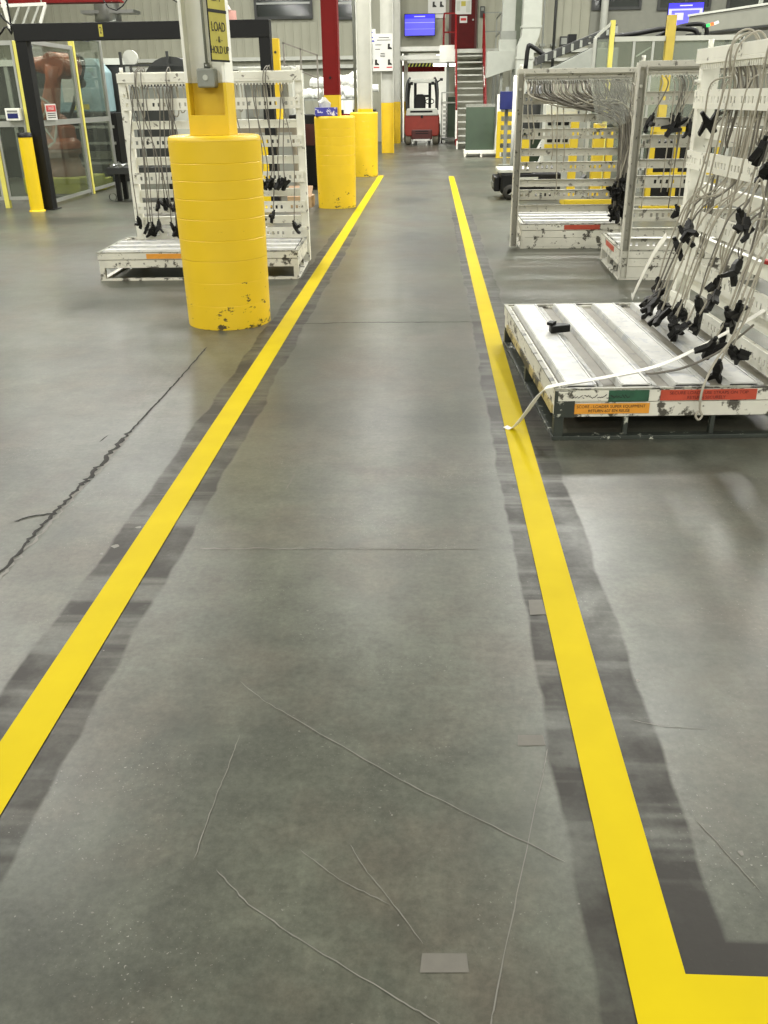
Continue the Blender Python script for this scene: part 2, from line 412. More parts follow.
def ribbon(name, pts, w, m, z=.002, jit=0.0, seed=1, sub=6):
    r = random.Random(seed); P = []
    for (a, b), (c, d) in zip(pts, pts[1:]):
        for i in range(sub): P.append((a+(c-a)*i/sub, b+(d-b)*i/sub))
    P.append(pts[-1]); n = len(P); vs = []; fs = []
    for i, (x, y) in enumerate(P):
        x0, y0 = P[max(0, i-1)]; x1, y1 = P[min(n-1, i+1)]
        dx, dy = x1-x0, y1-y0; l = math.hypot(dx, dy) or 1; nx, ny = -dy/l, dx/l
        ww = w*(1 if 0 < i < n-1 else .2)*(1+jit*r.uniform(-.8, .8)); off = jit*w*r.uniform(-1.2, 1.2)
        vs += [(x+nx*(off+ww/2), y+ny*(off+ww/2), z), (x+nx*(off-ww/2), y+ny*(off-ww/2), z)]
    for i in range(n-1): fs.append((2*i, 2*i+1, 2*i+3, 2*i+2))
    o = MB().add(vs, fs).build(name, m, fl); o['kind'] = 'structure'; return o
ribbon('floor_joint', [(-1.487, 5.75), (-1.482, 5.14), (-1.485, 4.61), (-1.492, 4.1)], .010, 'crack', .002, .25, 2, 14)
ribbon('floor_joint', [(-1.492, 4.12), (-1.493, 3.66), (-1.494, 3.41)], .020, 'crack', .002, .55, 3, 16)
ribbon('floor_joint', [(-1.494, 3.42), (-1.503, 3.1), (-1.505, 2.86), (-1.50, 2.4), (-1.5, 1.2)], .014, 'crack', .002, .5, 4, 18)
ribbon('joint_edge', [(-1.478, 4.1), (-1.476, 3.6), (-1.485, 3.1), (-1.488, 2.6)], .012, 'crackpale', .0015, .7, 5, 18)
ribbon('floor_crack', [(-1.63, 3.06), (-1.58, 3.11), (-1.50, 3.14)], .012, 'crack', .002, .5, 6, 6)
ribbon('floor_crack', [(-1.60, 3.95), (-1.585, 4.05)], .008, 'crack', .002, .4, 7, 4)
ribbon('floor_scratch', [(-.528, 2.039), (-.44, 1.95), (-.303, 1.844), (-.06, 1.656), (.105, 1.547), (.305, 1.416)], 0.0029, 'crackpale', .0015, .5, 8, 8)
ribbon('floor_scratch', [(-.483, 1.809), (-.487, 1.7), (-.496, 1.574), (-.501, 1.392)], 0.0024, 'crackpale', .0015, .5, 9, 8)
ribbon('floor_scratch', [(-.447, 1.367), (-.36, 1.28), (-.243, 1.2), (-.042, 1.08), (.031, 1.037), (.1, .99)], 0.0024, 'crackpale', .0015, .5, 10, 8)
ribbon('floor_scratch', [(.31, 1.78), (.288, 1.686), (.203, 1.364), (.128, 1.067), (.11, .98)], 0.0022, 'crackpale', .0015, .5, 11, 8)
ribbon('floor_scratch', [(-.274, 1.429), (-.18, 1.35), (-.069, 1.29)], .002, 'crackpale', .0015, .5, 12, 8)
ribbon('floor_scratch', [(-.164, 1.447), (-.12, 1.37), (-.069, 1.302), (.0, 1.2)], .002, 'crackpale', .0015, .5, 13, 8)
ribbon('floor_scratch', [(.55, 1.9), (.62, 1.88), (.75, 1.87)], 0.0021, 'crackpale', .0015, .5, 14, 6)
ribbon('floor_scratch', [(.62, 1.55), (.66, 1.45), (.70, 1.35)], .0022, 'crackpale', .0015, .5, 15, 6)
ribbon('floor_joint', [(-.98, 6.42), (-.5, 6.46), (0, 6.47), (.38, 6.475)], .014, 'crack', .0015, .4, 16, 12)
ribbon('floor_scratch', [(-.84, 2.85), (-.5, 2.856), (-.2, 2.862), (.2, 2.87)], .006, 'crackpale', .0015, .8, 17, 12)
ribbon('floor_scratch', [(-.6, 3.4), (-.59, 3.5), (-.585, 3.58)], .006, 'crackpale', .0015, .5, 18, 6)
def patch(x0, x1, y0, y1, m='patch', z=.0012):
    o = MB().add([(x0,y0,z),(x1,y0+.004,z),(x1-.003,y1,z),(x0+.004,y1-.003,z)], [(0,1,2,3)]).build('tape_mark', m, fl); o['kind'] = 'structure'
patch(-.006, .087, 1.137, 1.182); patch(.236, .308, 1.79, 1.835); patch(.331, .383, 2.42, 2.515, z=.0016)
r = random.Random(77)
chips = MB()
for i in range(60):
    x, y = r.uniform(-1.0, 1.2), r.choice((r.uniform(1.0, 2.2), r.uniform(1.2, 4)))
    s = r.uniform(.0015, .004); a = r.uniform(0, pi)
    chips.add([(x+s*cos(a+k*pi/2)*r.uniform(.5, 1.3), y+s*sin(a+k*pi/2)*r.uniform(.5, 1.3), .0012) for k in range(4)], [(0,1,2,3)])
for x, y, s in ((.69, 1.455, .012), (.60, 2.08, .011), (-1.02, 2.95, .02), (-1.12, 3.02, .014), (-1.16, 2.86, .018), (-1.19, 2.80, .012)):
    chips.add([(x+s*cos(k*pi/3)*r.uniform(.4, 1.2), y+s*sin(k*pi/3)*r.uniform(.4, 1.2), .0014) for k in range(6)], [(0,1,2,3,4,5)])
o = chips.build('floor_chips', 'crackpale', fl); o['kind'] = 'structure'


# ------------------------------------------------------------------ column guards and columns
def guard(loc, r, h, label):
    t = thing('column_guard', label, 'column guard', loc, 0, 'yellow round column guards')
    mb = MB(); zs = [0]+[z*h/1.29 for z in (.17, .33, .48, .62, .76, .89, 1.01, 1.12)]+[h-.03]
    rr = lambda z: r*(.985+.05*z/h)
    for i, (a, b) in enumerate(zip(zs, zs[1:])):
        g = .0022 if i > 2 else .0008
        mb.lathe([(rr(a)-g, a), (rr(a), a+.004)], 64).lathe([(rr(a), a+.004), (rr(b), b-.003)], 64).lathe([(rr(b), b-.003), (rr(b)-g, b)], 64)
    mb.lathe([(rr(h), h-.03), (rr(h)-.004, h-.012), (rr(h)-.014, h-.003), (rr(h)-.03, h)], 64).lathe([(rr(h)-.03, h), (.10, h)], 64)
    o = mb.build('shell', 'guard', t)
    cap = MB().box(-.165, .165, -.165, .165, h-.03, h-.004).build('top_plate', 'guard', t)
    return t
guard((-1.488, 6.52, 0), .306, 1.285, 'large yellow round column guard nearest on the left, scuffed near its foot')
guard((-1.412, 14.12, 0), .29, 1.27, 'yellow round column guard with a tissue box on top')
guard((-1.385, 19.97, 0), .28, 1.24, 'yellow round column guard partly hidden behind the tissue box one')

def hcol(name, x, y, w, d, z0, zy, z1, upper, lower, label, tf=.02, rot=False, group='steel building columns'):
    """H section: flanges normal to x, web across; lower part painted yellow"""
    t = thing(name, label, 'column', (x, y, z0), 0, group)
    def sec(a, b, m, n):
        mb = MB(); mb.box(-w/2, -w/2+tf, -d/2, d/2, a, b).box(w/2-tf, w/2, -d/2, d/2, a, b).box(-w/2+tf, w/2-tf, -.03, .03, a, b)
        return mb.build(n, m, t, .002)
    sec(0, zy-z0, lower, 'painted_base'); sec(zy-z0, z1-z0, upper, 'shaft')
    return t
c1 = hcol('steel_column', -1.485, 6.52, .27, .27, 1.285, 1.605, ZC, 'white', 'yellow', 'nearest white steel column with yellow base rising from the large guard')
MB().box(-.125, .125, -.1355, .1355, 0, .125).build('base_plate', 'yellow', c1, .003)
hcol('steel_column', -1.432, 14.12, .225, .25, 1.27, 1.545, ZC, 'red', 'yellow', 'red steel column with yellow base above the tissue box').children
hcol('steel_column', -1.352, 19.97, .30, .25, 1.24, 1.3, ZC, 'colwhite', 'yellow', 'white steel column rising from the third guard, grey conduit at its side')
MB().tube([(-.19, -.1, 0), (-.19, -.1, 6)], .03, 8).build('conduit', 'grey', [o for o in COL.objects if o.name.startswith('steel_column')][-1])
hcol('steel_column', -1.27, 28.5, .36, .3, 0, 1.37, ZC, 'colwhite', 'yellow', 'white column with tall yellow base carrying the big notice board')
hcol('steel_column', -1.2, 34.6, .24, .24, 0, 1.37, ZC, 'colwhite', 'yellow', 'far white column with yellow base left of the blue screen')
hcol('steel_column', -.93, 36.25, .14, .2, 0, 1.37, 3.2, 'white', 'yellow', 'slim white post with yellow base inside the passage by the forklift')
# red fin plate on the face of the red column
rc = [o for o in COL.objects if o.name.startswith('steel_column')]
red = [o for o in rc if 'red steel' in o.get('label', '')][0]
MB().box(-.092, .092, -.128, -.118, .275, 6).build('cover_plate', 'red', red)
MB().box(-.092, .092, -.128, -.118, 0, .275).build('base_plate', 'yellow', red)
MB().disc((-.01, -.131, .5), .018, 'y', 10, .008).build('bolt', 'black', red)

# junction box with conduit on the nearest column
jb = thing('junction_box', 'grey electrical box with conduit on the nearest white column', 'electrical box', (-1.482, 6.52, 1.575))
MB().box(-.055, .062, -.145, -.031, 0, .115).build('box', 'grey', jb, .012)
MB().disc((.003, -.148, .06), .017, 'y', 16, .01).build('knob', 'lightgrey', jb)
MB().tube([(-.0, -.06, .11), (-.0, -.06, .5), (-.02, -.06, 3)], .009, 8).build('conduit', 'grey', jb)
MB().disc((0, -.06, .13), .02, 'z', 12, .04).build('connector', 'steel', jb)

# yellow signs on the side of the nearest column
def column_sign(z0, z1, label, rows):
    t = thing('warning_sign', label, 'sign', (-1.345, 6.36, z0), radians(-20))
    h = z1-z0
    MB().box(0, .004, -.145, .06, 0, h).build('sign_plate', 'signyellow', t)
    MB().box(-.001, .006, -.15, .065, -.012, 0).box(-.001, .006, -.15, .065, h, h+.006).box(-.001, .006, -.15, -.145, 0, h).build('rim', 'black', t)
    for s, size, zz in rows:
        text_part('lettering', s, size, 'ink', t, (.006, -.042, zz), (pi/2, 0, pi/2), .8)
column_sign(1.735, 2.0, 'yellow sign with dark lettering low on the nearest column', [('LOAD', .075, .185), ('- & -', .05, .115), ('HOLD UP', .062, .055)])
column_sign(2.018, 2.4, 'upper yellow sign above another on the nearest column', [('CAUTION', .06, .30), ('HIGH', .08, .18), ('LIFT', .08, .07)])

# tissue box on guard two
tb = thing('tissue_box', 'blue and white tissue box with a tissue pulled up', 'tissue box', (-1.52, 14.0, 1.27), radians(8))
tb.scale = (1.35, 1.35, 1.35)
MB().box(-.12, .12, -.06, .06, 0, .085).build('carton', 'tissueblue', tb, .004)
mb = MB(); r = random.Random(5)
pts = []
for i in range(9):
    a = i/8*2*pi; pts.append((.07*cos(a), .02*sin(a)))
base = [(x*.9, y, .083) for x, y in pts[:-1]]; mid = [(x*1.2+r.uniform(-.015, .015), y*1.6+r.uniform(-.01, .01), .14+r.uniform(-.02, .02)) for x, y in pts[:-1]]
top = [(-.02+x*.35, y*.8, .175+r.uniform(-.012, .012)) for x, y in pts[:-1]]
mb.add(base+mid+top, [(i, (i+1) % 8, 8+(i+1) % 8, 8+i) for i in range(8)]+[(8+i, 8+(i+1) % 8, 16+(i+1) % 8, 16+i) for i in range(8)]+[tuple(range(16, 24))])
mb.build('tissue', 'paper', tb)

# notice boards
nb = thing('notice_board', 'large white notice board with footwear pictures on the far column', 'sign', (-1.40, 28.33, 2.2))
MB().box(-.28, .3, -.02, 0, 0, .95).build('board', 'paper', nb)
def boot(cx, cz, s, mir=1):
    return [(cx+mir*a*s, cz+b*s) for a, b in ((-.25,.5),(.15,.5),(.12,0),(.5,-.25),(.5,-.45),(-.3,-.45))]
for cx, cz, s in ((.2, .62, .15), (-.17, .22, .15), (.2, .22, .15)):
    MB().prism(boot(cx, cz, s), -.024, -.021).build('picture', 'ink', nb)
MB().box(.12, .28, -.024, -.021, .08, .11).build('caption', 'inkred', nb)
MB().box(-.25, -.09, -.024, -.021, .08, .11).build('caption', 'inkred', nb)
for z, a, b in ((.84, -.1, .2), (.78, -.14, .24), (.66, -.2, -.02), (.55, -.2, -.06), (.4, -.06, .08), (.44, -.05, .07), (.36, -.06, .08)):
    MB().box(a, b, -.024, -.021, z, z+.015).build('caption', 'ink', nb)
sg = thing('small_sign', 'small white sign with a blue mark left of the big notice board', 'sign', (-1.66, 27.4, 2.85))
MB().box(-.13, .13, -.01, 0, 0, .36).build('board', 'paper', sg)
MB().box(-.02, .02, -.014, -.011, .14, .30).box(-.02, .05, -.014, -.011, .26, .29).box(-.02, .06, -.014, -.011, .14, .17).build('mark', 'inkblue', sg)
MB().box(-.09, .09, -.014, -.011, .05, .085).build('caption', 'inkblue', sg)
MB().bar((0, .02, .18), (0, .96, .18), .025).build('bracket', 'grey', sg)

# cardboard box
cb = thing('cardboard_box', 'open brown cardboard box on the floor left of the tissue box guard', 'box', (-1.99, 14.22, 0))
MB().box(-.17, .2, -.2, .2, 0, .16).build('carton', 'card', cb, .003)
MB().prism([(-.2,.16),(.02,.30),(.03,.29),(-.19,.15)], -.17, .2, 'yz').build('flap', 'carddark', cb)

# ------------------------------------------------------------------ transport racks
PERF = (1.47, 1.14, .82, .545, .30)
PLAIN = (1.29, .97, .67, .415)
RO = {}
def rack(loc, rz, W, Dp, bk, label, inset=(0, 0), slat_pitch=.255, frame='rackdirty', leg_mat='rackdirty', kick=False, perf=PERF, yo=0, bi=.025, m_r='rack'):
    t = thing('transport_rack', label, 'rack', (loc[0], loc[1], 0), rz, 'white transport racks')
    y0, y1 = -Dp, bk
    # pallet base
    f = MB()
    for a, b, h0, h1, o in ((.19, .25, 0, 0, 0), (.115, .186, 0, 0, .006)):
        f.box(0+o, W-o, y0+o, y0+.035, a, b).box(0+o, W-o, y1-.035, y1-o, a, b)
        f.box(0+o, .035, y0+.035, y1-.035, a, b).box(W-.035, W-o, y0+.035, y1-.035, a, b)
    f.build('pallet_frame', frame, t, .003); f = MB()
    f.box(-.003, W+.003, y0-.003, y0+.02, .25, .258).box(-.003, W+.003, y1-.02, y1+.003, .25, .258)
    f.box(-.003, .02, y0+.02, y1-.02, .25, .258).box(W-.02, W+.003, y0+.02, y1-.02, .25, .258)
    f.build('rim', 'rim', t)
    for x in (0.004, W/2-.02, W-.05):
        for y in (y0+.004, y1-.05):
            MB().box(x, x+.046, y, y+.046, .02, .115).build('leg', leg_mat, t, .002)
    MB().box(W-.05, W-.02, y0+(y1-y0)*.28, y0+(y1-y0)*.28+.02, .02, .115).build('leg', leg_mat, t)
    MB().box(W-.05, W-.02, y0+(y1-y0)*.62, y0+(y1-y0)*.62+.02, .02, .115).build('leg', leg_mat, t)
    MB().box(0, W, y0, y0+.05, 0, .02).box(0, W, y1-.05, y1, 0, .02).box(0, .05, y0+.05, y1-.05, 0, .02).box(W-.05, W, y0+.05, y1-.05, 0, .02).build('ground_rail', leg_mat, t, .002)
    MB().box(.036, W-.036, y0+.036, y1-.036, .222, .236).build('deck_plate', 'deck', t)
    # slats along the rack with a toothed strip at each side
    y = y0+.05
    k = 0
    while y+.15 < -.075:
        sl = MB().prism([(y, .237), (y+.008, .264), (y+.15, .264), (y+.158, .237), (y+.15, .237), (y+.144, .258), (y+.016, .258), (y+.008, .237)], .04, W-.04, 'yz').box(.04, W-.04, y+.012, y+.022, .264, .268).box(.04, W-.04, y+.138, y+.148, .264, .268).build('slat', 'slat', t)
        n = int((W-.12)/.022); c = MB().box(.06, .06+n*.022, y+.165, y+.168, .237, .25)
        for i in range(n):
            x = .06+i*.022; c.box(x, x+.012, y+.165, y+.188, .237, .25)
        c.build('toothed_strip', 'slat', sl)
        y += slat_pitch; k += 1
    if kick: MB().box(.02, W-.02, y1-.003, y1+.002, .022, .114).build('kick_panel', 'rackdirty', t)
    # uprights
    for x in (inset[0], W-inset[1]-.07):
        p = MB().box(x, x+.008, -.01, .09, .02, 1.72).box(x+.062, x+.07, -.01, .09, .02, 1.72).box(x+.008, x+.062, -.01, -.002, .02, 1.72).build('upright', m_r, t, .002, (0, yo, 0))
        MB().tube([(x+.035, .03, 1.72), (x+.035, .03, 1.785)], .016, 10).build('peg', 'rack', p)
        MB().tube([(x+.035, .04, 1.56), (x+.035, -.04, 1.56)], .014, 8).build('peg', 'rack', p)
    xa, xb = inset[0], W-inset[1]
    b = MB().box(xa, xb, -.035, -.005, 1.655, 1.675).box(xa, xb, -.035, -.025, 1.675, 1.735).box(xa, xb, .045, .075, 1.70, 1.745).box(xa+.07, xb-.07, -.005, .045, 1.715, 1.725)
    tb = b.build('top_bar', m_r, t, .002, (0, yo, 0))
    c = MB().box(xa+.08, xb-.08, -.024, -.018, 1.64, 1.655); x = xa+.09
    while x < xb-.09:
        c.box(x, x+.009, -.03, -.018, 1.625, 1.655); x += .03
    c.build('hook_strip', 'rack', tb)
    for i, z in enumerate(perf):
        hs = []; x = xa+.06; j = 0
        while x < xb-.06:
            if j % 5 != 4: hs.append((x, x+.022, z-.018, z+.014))
            x += .05; j += 1
        m = MB().plate(xa+bi, xb-bi, z-.05, z+.05, -.04, -.035, hs)
        m.box(xa+bi, xb-bi, -.035, -.012, z+.045, z+.05).box(xa+bi, xb-bi, -.035, -.012, z-.05, z-.045)
        m.build('perforated_beam', m_r, t, 0, (0, yo, 0))
    for z in PLAIN:
        m = MB().box(xa+.07, xb-.07, .05, .055, z-.036, z+.036).box(xa+.07, xb-.07, .055, .085, z+.031, z+.036).box(xa+.07, xb-.07, .055, .085, z-.036, z-.031)
        m.build('cross_beam', m_r, t, 0, (0, yo, 0))
    RO[t.name] = yo
    return t

lrack = rack((-3.062, 9.03), radians(2), 1.84, .9, .1, 'white rack on a low pallet half hidden behind the nearest column guard', (.135, -.02), .24)
rack2 = rack((2.10, 9.98), pi, 1.12, 1.05, .06, 'white rack at the right whose cables are all swept to one side', (0, -.11), kick=True, perf=PERF[:4], m_r='rackshade')
rack3 = rack((2.905, 8.11), radians(178.5), 1.22, 1.06, .05, 'white rack standing between the nearest rack and the swept cable rack', (0, 0), kick=True, m_r='rackshade')
nrack = rack((1.547, 5.918), radians(-87), 1.86, 1.05, .17, 'nearest white rack at the right edge with a scuffed slatted pallet', (0, 0), .255, leg_mat='blackworn', yo=.05, bi=.06)

# stickers and worn patches on the nearest pallet (end face towards the lane corner)

Wn = 1.862
def end_patch(t, name, y0, y1, z0, z1, m, W=Wn, d=.003):
    return MB().box(W-.002, W+d, y0, y1, z0, z1).build(name, m, t)
end_patch(nrack, 'worn_patch', -1.052, -.955, .117, .247, 'blackworn', 1.8625, .0015)
end_patch(nrack, 'white_patch', -1.035, -.80, .198, .245, 'rackdirty')
end_patch(nrack, 'green_patch', -.80, -.61, .193, .247, 'stick_green')
so = end_patch(nrack, 'orange_sticker', -.965, -.60, .132, .182, 'stick_or', 1.857)
so['label'] = 'orange sticker with two lines of black lettering'
rx = (pi/2, 0, pi/2)
text_part('lettering', 'SCORE - LOADER SUPER EQUIPMENT', .020, 'ink', so, (1.8605, -.782, .167), rx, .98)
text_part('lettering', 'RETURN 607 874 REUSE', .020, 'ink', so, (1.8605, -.79, .146), rx, .95)
sr = end_patch(nrack, 'red_sticker', -.555, -.105, .195, .246, 'stick_red')
text_part('lettering', 'SECURE LOAD - USE STRAPS ON TOP', .021, 'inkdark', sr, (1.8655, -.33, .231), rx, 1.05)
text_part('lettering', 'RETURN SECURELY', .021, 'inkdark', sr, (1.8655, -.34, .208), rx, 1.0)
r = random.Random(9); mb = MB(); x = -.98
for i in range(26):
    x2 = x+r.uniform(.006, .014); mb.bar((1.8665, x, .22+r.uniform(-.008, .008)), (1.8665, x2, .22+r.uniform(-.012, .012)), .0015, .003); x = x2
mb.build('handwriting', 'ink', nrack)
MB().box(.0-.004, .002, -1.04, -.1, .12, .18).build('edge_patch', 'rackdirty', nrack)
MB().box(.15, 1.8, -1.0535, -1.0435, .12, .16).build('edge_strip', mat('worn_cream_paint', '#A99A68', .55, scuff='#3A372E', scuff_at=.5, scuff_scale=9), nrack)['label'] = 'worn cream strip along the lane side'
# red stickers of the two further racks
MB().box(.28, .66, .058, .063, .196, .244).build('red_sticker', 'stick_red', rack2)
MB().box(1.218, 1.224, -.75, -.3, .19, .235).build('red_sticker', 'stick_red', rack3)
MB().box(.45, .9, -.902, -.9, .196, .24).build('orange_sticker', 'stick_or', lrack)

# ------------------------------------------------------------------ cables with clips
def clip_meshes():
    out = []
    for v in range(4):
        mb = MB()
        if v == 0:
            mb.prism([(-.012,.01),(.014,.012),(.022,-.03),(.06,-.05),(.068,-.035),(.03,-.012),(.018,-.065),(-.006,-.10),(-.02,-.095),(-.008,-.06),(-.022,-.02)], -.014, .014)
        elif v == 1:
            mb.prism([(-.01,.012),(.012,.012),(.02,-.02),(.016,-.05),(.05,-.085),(.04,-.10),(.0,-.07),(-.03,-.105),(-.042,-.096),(-.014,-.055),(-.02,-.02)], -.016, .016)
        elif v == 2:
            mb.prism([(-.014,.01),(.012,.014),(.03,-.03),(.024,-.09),(.0,-.115),(-.014,-.10),(.004,-.07),(-.004,-.04),(-.05,-.03),(-.056,-.045),(-.018,-.06)], -.013, .013)
        else:
            mb.prism([(-.01,.01),(.01,.01),(.016,-.03),(.07,.0),(.078,-.014),(.024,-.06),(.02,-.1),(-.012,-.1),(-.016,-.05),(-.06,-.075),(-.064,-.06),(-.016,-.02)], -.015, .015)
        mb.tube([(0,0,.03),(0,0,-.02)], .011, 8)
        mb.box(-.016, .016, -.018, .018, -.055, -.03)
        o = mb.build('clip', 'clip', None, .003); out.append(o)
    return out
CL = clip_meshes(); clip_used = [False]*4
def rackmat(t): return Matrix.Translation(t.location) @ Matrix.Rotation(t.rotation_euler.z, 4, 'Z') @ Matrix.Translation((0, RO[t.name], 0))

def smooth_path(P, n=5):
    P = [Vector(p) for p in P]; Q = [P[0]*2-P[1]]+P+[P[-1]*2-P[-2]]; out = []
    for i in range(1, len(Q)-2):
        a, b, c, d = Q[i-1:i+3]
        for k in range(n):
            t = k/n
            out.append(.5*((2*b)+(c-a)*t+(2*a-5*b+4*c-d)*t*t+(3*b-a-3*c+d)*t**3))
    out.append(P[-1]); return out

def cable(t, P, label, group, rad=.0055, clip=None, m='cable', tilt=(0, 0, 0), cs=1.0, n=5):
    """P in the rack's own frame"""
    o = MB().tube(smooth_path(P, n), rad, 6).build('hanging_cable', m)
    o.matrix_world = rackmat(t)
    tag(o, label, 'cable', group)
    if clip is not None:
        c = CL[clip]
        if clip_used[clip]:
            c = c.copy(); COL.objects.link(c)
        clip_used[clip] = True
        c.parent = o; c.location = P[-1]; c.rotation_euler = tilt; c.scale = (cs, cs, cs)
    return o

R0 = random.Random(21)
LN = 'grey cable with a black end clip hanging on the nearest right rack'
GN = 'cables on the nearest right rack'
# (start along the bar, end along the bar, end height, stand-off, clip or None, size)
near_ends = [(.42,.15,.36,.16),(.30,.12,.46,.13),(.5,.26,.34,.19),(.38,.30,.42,.15),(.6,.40,.36,.17),(.7,.46,.40,.22),(.55,.50,.33,.14),(.66,.58,.44,.18),
    (.8,.62,.36,.23),(.9,.70,.42,.15),(.75,.76,.34,.2),(.95,.80,.40,.16),(.86,.88,.36,.22),(1.0,.92,.44,.15),(1.05,.98,.36,.19),(.7,.61,.85,.13),(.6,.49,.80,.13),
    (.35,.20,1.38,.13),(.48,.40,.72,.13),(1.12,1.02,.50,.15),(1.2,1.20,.44,.2),(1.3,1.33,.60,.16),(1.25,1.22,.64,.13),(1.35,1.40,.98,.13),(1.5,1.55,.97,.15),
    (1.3,1.36,1.29,.14),(1.45,1.5,1.19,.2),(1.5,1.57,.78,.16),(1.55,1.64,.56,.2),(1.5,1.56,.40,.22),(1.6,1.72,.40,.18),(1.66,1.74,.33,.24),(1.4,1.44,.44,.14),(1.7,1.78,.62,.2)]
near_ends = [e for i, e in enumerate(near_ends) if i not in (7, 13)]
for i, (s0, s1, z1, off) in enumerate(near_ends):
    s0 = .26+.86*s0; s1 = .20+.89*s1; j = R0.uniform(-.03, .03); b = R0.uniform(-.04, .07); yi = R0.uniform(.0, .035)
    if i % 6 == 0:      # thrown over the bar
        top = [(s0, .09, 1.62), (s0, .085, 1.73), (s0+j*.3, .03, 1.785), (s0+j, -.055, 1.72), (s0+j, -.07, 1.6)]
    else:               # hung from the hook strip
        top = [(s0, -.022, 1.632), (s0+j*.5, -.01+yi*.3, 1.585)]
    if z1 > 1.1:
        P = top+[(s1+.04, yi-.01, 1.5), (s1+.01, -.06, z1+.16), (s1, -.07-off*.3, z1+.02), (s1, -.07-off*.4, z1)]
        if z1 > 1.3: P = top+[(s1+.03, -.065, 1.55), (s1, -.07, z1)]
    elif i % 3 == 0:    # runs down in front of every beam
        P = top+[(s0+j+b*.4, -.07, 1.5), ((s0+s1)/2+b, -.075-off*.2, (1.5+z1)/2+.1), (s1+b*.4, -.07-off*.6, z1+(1.5-z1)*.2), (s1, -.07-off, z1)]
    else:               # behind the two upper beams, out in front below them
        P = top+[(s0+b*.5, yi, 1.40), ((s0*2+s1)/3+b, yi, 1.14), ((s0+s1)/2+b, -.03, 1.03), ((s0+s1*2)/3+b*.6, -.07-off*.4, .90+(z1-.4)*.2), (s1+b*.3, -.07-off*.8, z1+.18), (s1, -.07-off, z1)]
    cable(nrack, P, LN, GN, R0.choice((.0042, .005, .0055)), i % 4, R0.choice(('cable', 'cable', 'cabledark')), (R0.uniform(-.9, .9), R0.uniform(-.6, .6), R0.uniform(-pi, pi)), R0.uniform(.9, 1.15))
# cables looping back up behind the beams
for i in range(16):
    s0 = R0.uniform(.4, 1.75); s1 = s0+R0.uniform(-.35, .05); z1 = R0.uniform(1.2, 1.42) if i % 2 else R0.uniform(.65, 1.0); yi = R0.uniform(.0, .035)
    s0 += .1; s1 = max(.36, s1)
    P = [(s0, -.022, 1.632), (s0-.01, yi, 1.56), ((s0+s1)/2+.06, yi, 1.45), (s1+.04, yi, (1.4+z1)/2), (s1, yi, z1), (s1-.02, yi+.01, z1-.02), (s1-.04, yi, z1+.03), (s1+.02, yi+.005, z1+.25)]
    cable(nrack, P, 'grey cable looping back up behind the beams of the nearest rack, no clip', 'looped cables on the nearest right rack', .0045, None, R0.choice(('cable', 'cabledark')))
for s0 in (.62, 1.18):
    P = [(s0, .03, 1.58), (s0, .09, 1.66), (s0, .085, 1.75), (s0, .02, 1.80), (s0+.01, -.05, 1.76), (s0+.02, -.06, 1.64), (s0-.03, .0, 1.56), (s0-.08, .02, 1.5)]
    cable(nrack, P, 'thick grey cable hooped over the top bar of the nearest rack', 'hooped cables on the top bar of the nearest rack', .0065, None, 'cable')
# the long grey cable hanging down over the pallet's end, with an eye
P = [(1.62, -.14, .62), (1.68, -.2, .5), (1.82, -.35, .38), (1.885, -.42, .26), (1.885, -.42, .16), (1.885, -.405, .125), (1.885, -.42, .105), (1.885, -.435, .125), (1.885, -.425, .15)]
cable(nrack, P, 'grey cable with an eye at its end hanging over the nearest pallet stickers', None, .006)
P = [(1.5, -.07, .46), (1.6, -.25, .36), (1.62, -.42, .285), (1.66, -.56, .27), (1.68, -.63, .272)]
cable(nrack, P, 'dark cable with a pale tip lying on the deck of the nearest pallet', None, .006, None, 'cabledark')

LL = 'grey cable with a black end clip on the rack behind the large column guard'
R1 = random.Random(4)
for i in range(24):
    s0 = R1.uniform(.24, .66) if i < 15 else R1.uniform(1.2, 1.72)
    s1 = s0+R1.uniform(-.06, .08); z1 = R1.choice((.36, .42, .46, .40, .62)) if i < 15 else R1.choice((.4, .5, .95, .8, .42))
    off = R1.uniform(.02, .12); b = R1.uniform(-.03, .03)
    P = [(s0, -.022, 1.632), (s0+b*.5, -.06, 1.58), (s0+b, -.07, 1.48), (s1-b, -.075-off*.5, 1.0), (s1, -.07-off, z1)]
    if i % 4 == 0: P = [(s0, .09, 1.6), (s0, .085, 1.73), (s0, .03, 1.785), (s0+b, -.06, 1.71)]+P[2:]
    cable(lrack, P, LL, 'cables on the rack behind the large column guard', .005, i % 4, 'cabledark', (R1.uniform(-.5, .5), R1.uniform(-.5, .5), R1.uniform(-pi, pi)), 1.0)
for i in range(16):
    s0 = .22+i*.095+R1.uniform(-.03, .03); d = R1.uniform(.03, .06); z1 = R1.uniform(1.35, 1.5); yi = R1.uniform(0, .03)
    P = [(s0, -.022, 1.632), (s0, yi, 1.58), (s0+.005, yi, z1+.04), (s0+d/2, yi, z1), (s0+d, yi, z1+.04), (s0+d, yi, 1.58), (s0+d, -.022, 1.632)]
    cable(lrack, P, 'short looped grey cable under the top bar of the rack behind the large guard', 'short loops on the rack behind the large guard', .0055, None, 'cable')

